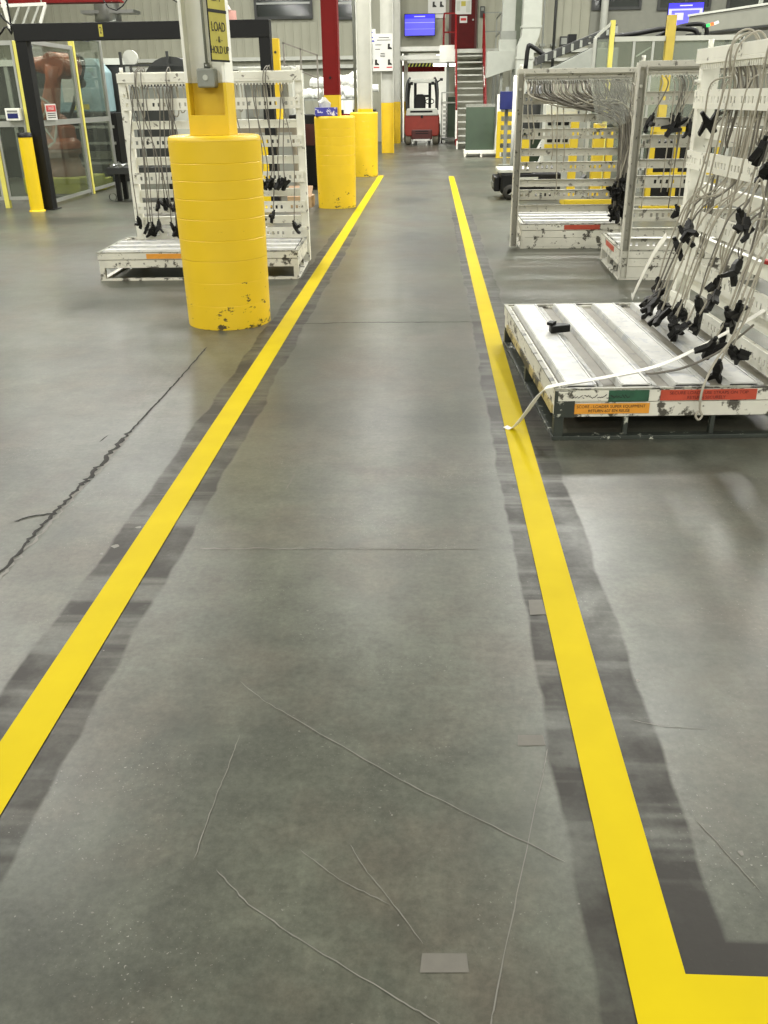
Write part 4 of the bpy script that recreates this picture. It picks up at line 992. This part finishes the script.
# passage fittings
tag(MB().box(-1.12, .5, YB+.5, YB+.62, 2.36, 2.58).build('door_header', 'red'), 'red header beam over the forklift in the passage', 'beam')
hz = thing('hazard_bar', 'black and yellow striped bar above the forklift', 'hazard bar', (-.1, YB-.4, 2.5))
MB().box(-.75, .75, 0, .06, 0, .12).build('bar', 'black', hz)
mb = MB()
for k in range(12):
    x = -.74+k*.125; mb.prism([(x, .004), (x+.05, .004), (x+.10, .116), (x+.05, .116)], -.004, -.001)
mb.build('stripes', 'olive', hz)
for x in (-.7, .7): MB().bar((x, .03, .12), (x, .03, .34), .02).build('hanger', 'grey', hz)
for loc, lab in (((.62, YB+1.6, 2.95), 'bright tube lamp under the passage ceiling'), ((.5, YB-.42, 2.58), 'second tube lamp under the landing by the stairs')):
    t = thing('tube_lamp', lab, 'lamp', loc)
    MB().box(-.45, .45, -.07, .07, 0, .06).build('housing', 'white', t); MB().tube([(-.42, 0, -.03), (.42, 0, -.03)], .05, 12).build('tube', 'lamp', t)
    MB().bar((0, 0, .06), (0, 0, .34 if loc[1] > YB else .25), .02).build('hanger', 'grey', t)

# forklift, seen from behind
fk = thing('forklift', 'red forklift seen from behind in the passage under the platform', 'forklift', (-.30, 33.1, 0))
MB().prism([(-.55,.28),(.55,.28),(.6,.42),(.6,.86),(.56,1.0),(-.56,1.0),(-.6,.86),(-.6,.42)], .0, .75).build('counterweight', 'forkred', fk, .04)
MB().prism([(-.55,.93),(.55,.93),(.52,1.16),(-.52,1.16)], -.03, .6).build('rear_hood', 'lightgrey', fk, .03)
MB().box(-.40, .36, -.036, -.028, 1.03, 1.09).build('vent_slot', 'black', fk)
MB().box(-.36, .36, -.02, .7, .18, .50).build('axle_cover', 'darkred', fk, .03)
MB().box(-.3, .28, -.03, -.005, .14, .19).build('number_plate', 'paper', fk)
for z in (.36, .43): MB().box(-.22, .22, -.026, -.02, z, z+.025).build('grille_slot', 'black', fk)
MB().disc((0, -.01, .9), .045, 'y', 14, .04).build('tow_pin', 'black', fk)
MB().box(-.52, .52, .55, 1.7, .35, 1.02).build('chassis', 'dark', fk, .03)
for x in (-.47, .47):
    w = MB().lathe([(.11,-.1),(.23,-.1),(.255,-.06),(.255,.06),(.23,.1),(.11,.1)], 28, mx=Matrix.Rotation(pi/2, 4, 'Y')).build('rear_tyre', 'tyrepale', fk, 0, (x, .32, .255))
    MB().lathe([(0,-.07),(.11,-.07),(.12,.07),(0,.07)], 20, mx=Matrix.Rotation(pi/2, 4, 'Y')).build('wheel_hub', 'grey', w)
    w = MB().lathe([(.15,-.11),(.3,-.11),(.33,-.06),(.33,.06),(.3,.11),(.15,.11)], 28, mx=Matrix.Rotation(pi/2, 4, 'Y')).build('front_tyre', 'tyre', fk, 0, (x*1.14, 1.55, .33))
    MB().lathe([(0,-.08),(.15,-.08),(.15,.08),(0,.08)], 20, mx=Matrix.Rotation(pi/2, 4, 'Y')).build('wheel_hub', 'grey', w)
    sx = 1 if x > 0 else -1
    MB().tube(smooth_path([(sx*.52, .12, 1.1), (sx*.53, .14, 1.6), (sx*.50, .22, 1.92), (sx*.44, .36, 2.05), (sx*.44, 1.4, 2.05), (sx*.5, 1.66, 1.5), (sx*.5, 1.7, 1.0)], 5), .045, 10).build('guard_post', 'dark', fk)
    MB().box(sx*.36-.05, sx*.36+.05, .12, .2, 1.88, 1.98).build('rear_lamp', 'black', fk, .01)
MB().box(-.46, .46, .22, .32, 1.94, 2.06).build('guard_header', 'lightgrey', fk, .02)
for k in range(7): MB().bar((-.44, .45+.15*k, 2.05), (.44, .45+.15*k, 2.05), .03).build('guard_bar', 'dark', fk)
MB().prism([(-.26,1.12),(.12,1.12),(.12,1.5),(.04,1.6),(-.18,1.6),(-.26,1.5)], .5, .62).build('seat_back', 'black', fk, .04)
MB().box(-.26, .12, .5, 1.0, 1.02, 1.14).build('seat', 'black', fk, .03)
MB().tube([(.3, 1.3, 1.0), (.26, 1.1, 1.35)], .03, 10).build('steering_column', 'black', fk)
mb = MB(); mb.tube([(.26+.15*cos(a), 1.08+.1*sin(a), 1.37+.08*sin(a)) for a in [2*pi*i/20 for i in range(21)]], .015, 8, False); mb.build('steering_wheel', 'black', fk)
for x in (-.26, .26): MB().box(x-.05, x+.05, 1.85, 1.97, .1, 2.0).build('mast_rail', 'black', fk)
for z in (.5, 1.5): MB().box(-.26, .26, 1.86, 1.95, z, z+.08).build('mast_cross', 'black', fk)
for x in (-.28, .20): MB().prism([(1.98,.02),(2.02,.02),(2.06,.05),(3.0,.05),(3.02,.035),(3.0,.02)], x, x+.1, 'yz').box(x, x+.1, 1.98, 2.03, .05, .7).build('fork', 'steel', fk)
MB().tube([(.5, .2, 1.95), (.66, .2, 2.06)], .02, 8).build('mirror_arm', 'black', fk); MB().box(.60, .70, .18, .22, 2.0, 2.08).build('mirror', 'black', fk)

# trolley of green panels right of the forklift
t = thing('panel_trolley', 'grey trolley with dark green sheets right of the forklift', 'trolley', (.62, 34.2, 0))
MB().box(-.25, .3, 0, .8, .1, .18).build('base', 'grey', t)
for x in (-.25, .26):
    for y in (0, .76): MB().box(x, x+.04, y, y+.04, .18, 1.65).build('upright', 'lightgrey', t)
for z in (1.3, 1.62): MB().box(-.25, .3, 0, .04, z, z+.04).build('rail', 'lightgrey', t)
MB().box(-.02, .24, .1, .16, .2, 1.5).box(-.02, .24, .3, .36, .2, 1.45).build('sheet', 'darkgreen', t)
for k in range(8): MB().box(-.18, -.06, -.012, -.002, .3+.14*k, .38+.14*k).build('bracket', 'lightgrey', t)
for x in (-.22, .27):
    for y in (.08, .72): MB().lathe([(.045,-.02),(.05,0),(.045,.02)], 14, mx=Matrix.Rotation(pi/2, 4, 'Y')).build('caster', 'tyre', t, 0, (x, y, .05))

# pallet cart with a big green sheet before the stairs
t = thing('sheet_cart', 'white low cart carrying a large dark green sheet at the foot of the stairs', 'cart', (1.36, 26.1, 0))
MB().box(-.44, .58, 0, .75, .08, .17).build('base', 'rack', t, .004)
for x in (-.44, .0, .52): MB().box(x, x+.06, 0, .06, 0, .08).build('leg', 'rackdirty', t); MB().box(x, x+.06, .69, .75, 0, .08).build('leg', 'rackdirty', t)
MB().prism([(.10,.17),(.16,.17),(.30,1.24),(.24,1.24)], -.40, .38, 'yz').build('sheet', 'darkgreen', t)
MB().prism([(.18,.17),(.22,.17),(.36,1.22),(.32,1.22)], -.40, .38, 'yz').build('sheet', 'darkgreen', t)
MB().prism([(-.0,.17),(.05,.17),(.12,1.55),(.07,1.55)], .10, .16, 'yz', Matrix.Translation((.32,0,0))).build('prop', 'white', t)
MB().prism([(.36,.17),(.44,.17),(.54,1.3),(.48,1.3)], .2, .24).build('side_frame', 'white', t)
MB().box(-.41, .39, .32, .38, 1.225, 1.32).build('film_edge', 'film', t)

# ------------------------------------------------------------------ ducts and machines on the right
d = thing('square_duct', 'white square duct ending in a flared hood beside the stairs', 'duct', (2.28, 30, 0))
MB().box(-.19, .19, -.17, .17, 3.25, 8.55).build('shaft', 'ductwhite', d, .004); MB().box(-.23, .23, -.2, .2, 3.02, 3.25).build('collar', 'grey', d)
MB().box(-.27, .25, -.22, .22, 2.72, 3.02).build('neck', 'ductwhite', d, .004)
MB().prism([(-.62,2.72),(.27,2.72),(.27,2.25),(.05,2.2),(-.62,2.0)], -.35, .35).build('hood', 'ductwhite', d, .004)
for x in (-.2, .15): MB().box(x, x+.08, -.2, -.1, 0, 2.2).build('leg', 'grey', d)
d = thing('bent_duct', 'white rectangular duct with an offset bend left of the siding', 'duct', (2.85, 29, 0))
mb = MB(); S = [(-.25, .27, 8.55), (-.25, .27, 3.28), (-.27, .23, 3.05), (-.37, .12, 2.8), (-.38, .10, 2.5), (-.38, .10, 0)]
vs = []; fs = []
for a, b, z in S: vs += [(a, -.22, z), (b, -.22, z), (b, .22, z), (a, .22, z)]
for i in range(len(S)-1):
    for k in range(4): fs.append((4*i+k, 4*i+(k+1) % 4, 4*i+4+(k+1) % 4, 4*i+4+k))
fs += [(0,1,2,3), tuple(len(vs)-4+k for k in (3,2,1,0))]; mb.add(vs, fs).build('shaft', 'ductwhite', d)
MB().box(-.40, .12, -.24, .24, 2.46, 2.52).box(-.28, .30, -.24, .24, 3.26, 3.32).build('flange', 'ductwhite', d)
tag(MB().box(2.6, 3.05, 31.2, 31.6, 0, ZC).box(2.56, 3.09, 31.16, 31.2, 0, ZC).build('building_column', mat('grey_green_paint', '#5F6657', .5)), 'dark grey green building column between the two white ducts', 'column')
b = thing('wall_box', 'navy blue box fixed above the yellow slotted barrier', 'box', (1.76, 22.6, 0))
MB().box(-.15, .2, 0, .25, 1.22, 1.6).build('box', 'blue', b, .006); MB().box(-.02, .06, .25, .31, 0, 1.7).build('post', 'grey', b); MB().box(-.13, .18, .02, .3, 0, .02).build('foot', 'grey', b)
b = thing('slotted_barrier', 'yellow slotted steel barrier standing left behind the far right rack', 'barrier', (2.05, 25.6, 0))
for x in (-.24, .22): MB().box(x-.05, x+.05, 0, .1, 0, 1.14).build('post', 'yellowshade', b, .004)
for k in range(5): MB().box(-.19, .17, .02, .08, .14+.22*k, .24+.22*k).build('cross_bar', 'yellowshade', b)
MB().box(-.3, .3, -.02, .12, 0, .015).build('foot_plate', 'yellowshade', b)
# low black tow cart
c = thing('tow_cart', 'low black tow cart with a pale top edge behind the far right rack', 'cart', (1.6, 14.9, 0))
MB().box(-.48, .46, 0, .85, .12, .40).build('body', 'black', c, .03); MB().box(-.52, .0, .02, .8, .40, .45).build('top_plate', 'lightgrey', c, .01)
MB().box(.0, .44, .1, .75, .40, .47).build('motor_cover', 'dark', c, .02); MB().box(-.3, .1, -.012, 0, .30, .34).build('stripe', 'lightgrey', c)
MB().box(-.58, -.48, .1, .7, .12, .34).build('bumper', 'black', c, .02)
for k in range(3): MB().box(-.60, -.58, .16+.2*k, .26+.2*k, .18, .25).build('bumper_pad', 'grey', c)
for x in (-.33, .3):
    for y in (.03, .82): MB().lathe([(.05,-.04),(.11,-.04),(.12,0),(.11,.04),(.05,.04)], 20, mx=Matrix.Rotation(pi/2, 4, 'X')).build('wheel', 'tyre', c, 0, (x, y, .12))
# yellow machine frames behind the far right rack
f = thing('machine_guard_frame', 'yellow welded machine frame standing behind the far right rack', 'machine frame', (2.45, 14.1, 0))
MB().box(-.40, -.29, 0, .11, .1, 1.2).build('post', 'yellowshade', f, .004)
MB().box(-.06, .09, .0, .15, .1, 1.12).build('post', 'yellowshade', f, .004)
MB().box(.12, .21, -.08, .02, .1, 1.02).build('post', 'yellowshade', f, .004)
MB().box(.42, .48, -.08, .02, .1, 1.02).build('post', 'yellowshade', f, .004)
MB().box(.12, .48, -.08, .02, 1.02, 1.06).build('top_bar', 'yellowshade', f); MB().box(.21, .42, -.07, .01, .52, .57).build('cross_bar', 'yellowshade', f)
MB().box(-.29, -.06, .03, .09, .56, .60).build('cross_bar', 'lightgrey', f); MB().box(.215, .415, -.04, -.03, .57, 1.02).build('clear_panel', 'glass2', f)
MB().box(-.46, .56, -.2, .3, 0, .1).build('base', 'yellowshade', f, .01)
MB().prism([(-.27,.3),(-.1,.3),(-.12,.42)], .06, .3).build('bracket', 'dark', f)
f = thing('machine_guard_frame', 'second yellow machine frame with a long cross bar behind the middle right rack', 'machine frame', (3.3, 13.6, 0))
for x in (-.2, .15, .72): MB().box(x, x+.07, 0, .08, 0, 1.1).build('post', 'yellowshade', f, .004)
for z in (.40, 1.02): MB().box(-.2, .79, -.02, 0, z, z+.09).build('cross_bar', 'yellowshade', f)
MB().box(-.12, .7, .1, .6, 0, .9).build('motor_block', 'black', f, .02); MB().box(-.25, .85, -.03, .12, 0, .03).build('foot', 'yellowshade', f)
# electric cabinet with dark slots and yellow frame
c = thing('electric_cabinet', 'grey cabinet with dark square slots inside a yellow frame', 'cabinet', (2.45, 18.6, 0))
MB().box(-.25, .35, 0, .5, 0, 1.35).build('body', 'lightgrey', c, .01)
for z in (.46, .68, .98):
    for x in (-.2, -.05, .10): MB().box(x, x+.10, -.01, 0, z, z+.09).build('slot', 'black', c)
MB().box(-.25, .62, -.07, -.02, 1.08, 1.17).box(-.25, .62, -.07, -.02, .58, .65).build('yellow_rail', 'yellowshade', c); MB().box(.4, .62, -.07, .05, 0, 1.12).build('yellow_post', 'yellowshade', c)
c = thing('green_machine', 'dark green machine with coiled pale hoses behind the far right rack', 'machine', (2.08, 19.6, 0))
MB().box(-.28, .40, 0, .7, 0, .88).build('body', 'darkgreen', c, .02); MB().box(-.26, .36, -.05, 0, .82, .9).build('edge', 'dark', c)
MB().box(-.22, -.06, -.12, -.05, .02, .78).box(-.22, .02, -.12, -.05, .70, .78).build('yellow_stand', 'yellowshade', c)
for k in range(3):
    mb = MB(); mb.tube(smooth_path([(.0+.04*k, -.06, .15), (.2, -.08, .25+.1*k), (.33-.03*k, -.07, .6), (.2, -.09, .7-.05*k), (.08, -.07, .5)], 6), .012, 8); mb.build('hose', 'wrap', c)
c = thing('upright_tank', 'dark machine tank behind the swept cables', 'machine', (2.35, 21.6, 0))
MB().lathe([(.3,0),(.34,.1),(.34,1.3),(.26,1.6),(.1,1.7)], 24).build('tank', 'dark', c); MB().tube([(-.5, -.1, 0), (-.5, -.1, 1.9)], .05, 12).tube([(-.38,-.1,0),(-.38,-.1,2.0)], .04, 12).build('pipe', 'wrap', c)
# grey hopper machine with sloped conveyor
c = thing('sloped_conveyor', 'grey machine with a dark sloping conveyor above the far right rack', 'conveyor', (3.0, 20.5, 0))
MB().prism([(-.75,1.72),(.75,1.72),(.75,2.35),(.2,2.35),(-.45,2.05),(-.75,1.95)], -.4, .4).build('housing', 'grey', c, .01)
MB().prism([(-.85,2.06),(.7,2.60),(.7,2.78),(-.85,2.22)], -.3, .3).build('belt_frame', 'dark', c, .01)
for k in range(9):
    x = -.7+.17*k; MB().box(x, x+.05, -.33, -.3, 2.13+.35*(x+.7), 2.26+.35*(x+.7)).build('belt_rib', 'grey', c)
for x in (-.65, .6):
    for y in (-.35, .28): MB().box(x, x+.07, y, y+.07, 0, 1.72).build('leg', 'grey', c)
MB().box(-.55, .55, -.3, .3, .5, 1.2).build('lower_box', 'dark', c)
MB().box(-.22, -.06, -.1, .1, 2.45, 2.62).build('motor', 'black', c)
MB().tube(smooth_path([(-1.05, 0, 2.0), (-1.02, 0, 2.38), (-.95, 0, 2.42), (-.6, 0, 2.2)], 5), .045, 10).build('hose', 'black', c)
# robot cell with clear panels
c = thing('panel_cell', 'clear panelled robot cell with yellow and pale posts above the right racks', 'machine guard', (2.6, 16.0, 0))
for x, z, m, w in ((.0, 2.32, 'alu', .05), (.26, 2.56, 'paleyellow', .07), (1.17, 2.62, 'postyellow', .13), (2.3, 2.3, 'alu', .06), (.62, 2.3, 'alu', .04), (.92, 2.3, 'alu', .04)):
    MB().box(x-w/2, x+w/2, -w/2, w/2, 0, z).build('post', m, c, .003)
MB().box(.03, .22, -.004, .004, .4, 2.3).build('clear_panel', 'glass2', c); MB().box(.3, 1.1, -.004, .004, .4, 2.26).build('clear_panel', 'glass', c); MB().box(1.25, 2.26, -.004, .004, .4, 2.26).build('clear_panel', 'glass2', c)
MB().bar((0, 0, 2.32), (.26, 0, 2.54), .04).build('top_rail', 'lightgrey', c); MB().box(.3, 1.1, -.03, .03, 2.26, 2.33).box(1.25, 2.3, -.03, .03, 2.26, 2.33).build('top_rail', 'lightgrey', c)
MB().box(.3, 1.1, -.02, .02, .35, .4).box(1.25, 2.26, -.02, .02, .35, .4).build('bottom_rail', 'lightgrey', c)
MB().bar((.68, .06, 2.05), (.9, .06, 2.18), .03, .02).build('lamp_tube', 'wrap', c)
# machinery behind the cell panels
c = thing('cell_machine', 'dark machine with hoses inside the clear panelled cell', 'machine', (3.7, 17.6, 0))
MB().box(-.9, 1.3, 0, .8, 0, 1.9).build('body', 'grey', c, .02); MB().box(-.8, -.1, -.02, 0, .9, 1.8).build('door', 'dark', c); MB().box(.1, .6, -.02, 0, .9, 1.8).build('door', 'lightgrey', c); MB().box(.7, 1.2, -.02, 0, .9, 1.8).build('door', 'dark', c)
MB().box(-.9, 1.6, .2, .5, 2.36, 2.42).build('rail', 'dark', c)
for x in (-.8, 1.5): MB().box(x, x+.06, .3, .36, 1.9 if x < 1 else 0, 2.36).build('rail_post', 'dark', c)
MB().tube(smooth_path([(-.6, .3, 2.42), (-.1, .3, 2.47), (.4, .3, 2.54), (.9, .3, 2.52), (1.0, .3, 2.42)], 6), .042, 10).build('hose', 'black', c)
MB().tube(smooth_path([(.3, .4, 2.42), (.7, .4, 2.58), (1.1, .4, 2.6), (1.2, .4, 2.42)], 6), .036, 10).build('hose', 'black', c)
# big grey beam enclosure at the upper right
b = thing('overhead_beam', 'large grey overhead beam casing rising to the upper right corner', 'beam', (0, 0, 0))
mb = MB(); p0, p1 = Vector((5.22, 19.9, 2.70)), Vector((6.6, 15.8, 2.70))
mb.bar(p0, p1, .5, .30); mb.build('casing', 'wallgrey', b, .01)
MB().bar(p0+Vector((0,0,.17)), p1+Vector((0,0,.17)), .54, .035).build('top_flange', 'lightgrey', b)
MB().bar(p0-Vector((0,0,.165)), p1-Vector((0,0,.165)), .54, .03).build('bottom_flange', 'dark', b)
for q in (.42, .8):
    p = p0.lerp(p1, q); MB().bar((p.x, p.y, 2.91), (p.x, p.y, 8.58), .06).build('hanger', 'grey', b)
l = thing('signal_light', 'small green and orange signal light below the grey overhead beam', 'signal light', (4.52, 17, 2.55), 0)
MB().bar((0,0,-.05), (.06,0,-.03), .045).build('base', 'black', l); MB().bar((.06,0,-.03), (.12,0,-.015), .045).build('green_lens', 'ledg', l); MB().bar((.12,0,-.015), (.18,0,.0), .045).build('orange_lens', 'ledo', l); MB().bar((.18,0,.0), (.26,0,.025), .045).build('white_lens', 'wrap', l)
MB().bar((.02, 0, -.08), (.02, 0, -2.55), .03).build('pole', 'grey', l)
# yellow tip on the nearest rack
# pipes on the wall
for x, lab, r_, m in ((3.95, 'thin dark pipe running up the siding right of the bent duct', .035, 'grey'), (4.35, 'second thin dark pipe on the siding above the sloping conveyor', .05, 'dark'), (6.05, 'thick pale pipe running up the wall beside the upper right screen', .13, 'lightgrey')):
    t = thing('wall_pipe', lab, 'pipe', (x, YB-.28, 0)); MB().tube([(0,0,.0),(0,0,ZC-.05)], r_, 12).build('pipe', m, t); MB().box(-r_-.05, r_+.05, -.02, .22, 3.1, 3.18).build('clamp', 'grey', t)
t = thing('wall_junction_box', 'dark box on the siding above the sloping conveyor', 'box', (4.72, YB-.12, 3.1)); MB().box(-.14, .14, -.1, .07, 0, .3).build('housing', 'dark', t, .01); MB().box(-.1, .1, -.11, -.1, .05, .25).build('lid', 'grey', t)


# ------------------------------------------------------------------ light
def area(x, y, z, sx, sy, p, c=(1, .985, .95), rot=(0, 0, 0)):
    l = bpy.data.lights.new('bay_fill_light', 'AREA'); l.shape = 'RECTANGLE'; l.size = sx; l.size_y = sy; l.energy = p; l.color = c
    o = bpy.data.objects.new('bay_fill_light', l); COL.objects.link(o); o.location = (x, y, z); o.rotation_euler = rot; return o
ROWS = ((-14, 560, 560), (-7.5, 380, 220), (-1.5, 170, 0), (4.5, 330, 0), (11, 470, 480), (17.5, 400, 600), (24, 310, 440), (30.5, 250, 280))  # unseen rows behind the camera are added fill for faces turned towards it
for y, po, pc in ROWS:
    for x in (-11.2, -6.4, -1.6, 3.2, 8.0, 12.5):
        if y == 11 and x == -1.6: continue
        if pc == 0 and -3 < x < 4: continue
        area(x, y, 8.2, .5, 1.6, (pc if -3 < x < 4 else po)*1.12, (1, .985, .93))
area(.3, 38.6, 3.25, 1.4, .5, 160)
w = bpy.data.worlds.new('world'); sc.world = w; w.use_nodes = True
w.node_tree.nodes['Background'].inputs[0].default_value = (.5, .5, .48, 1); w.node_tree.nodes['Background'].inputs[1].default_value = .3

# ------------------------------------------------------------------ camera
cam = bpy.data.cameras.new('camera'); co = bpy.data.objects.new('camera', cam); COL.objects.link(co)
cam.sensor_fit = 'VERTICAL'; cam.sensor_height = 24; cam.lens = 24*880/1024; cam.clip_end = 200
yw, pt, ro = radians(3.1), radians(25.2), radians(.8)
f = Vector((-sin(yw)*cos(pt), cos(yw)*cos(pt), -sin(pt))); rt = Vector((cos(yw), sin(yw), 0)); up = rt.cross(f)
R = rt*cos(ro)-up*sin(ro); U = up*cos(ro)+rt*sin(ro)
mw = Matrix((R, U, -f)).transposed().to_4x4(); mw.translation = (0, 0, 1.5); co.matrix_world = mw
sc.camera = co
sc.view_settings.view_transform = 'Standard'; sc.view_settings.look = 'None'; sc.view_settings.gamma = 1; sc.view_settings.use_curve_mapping = False
sc.view_settings.exposure = 0.0
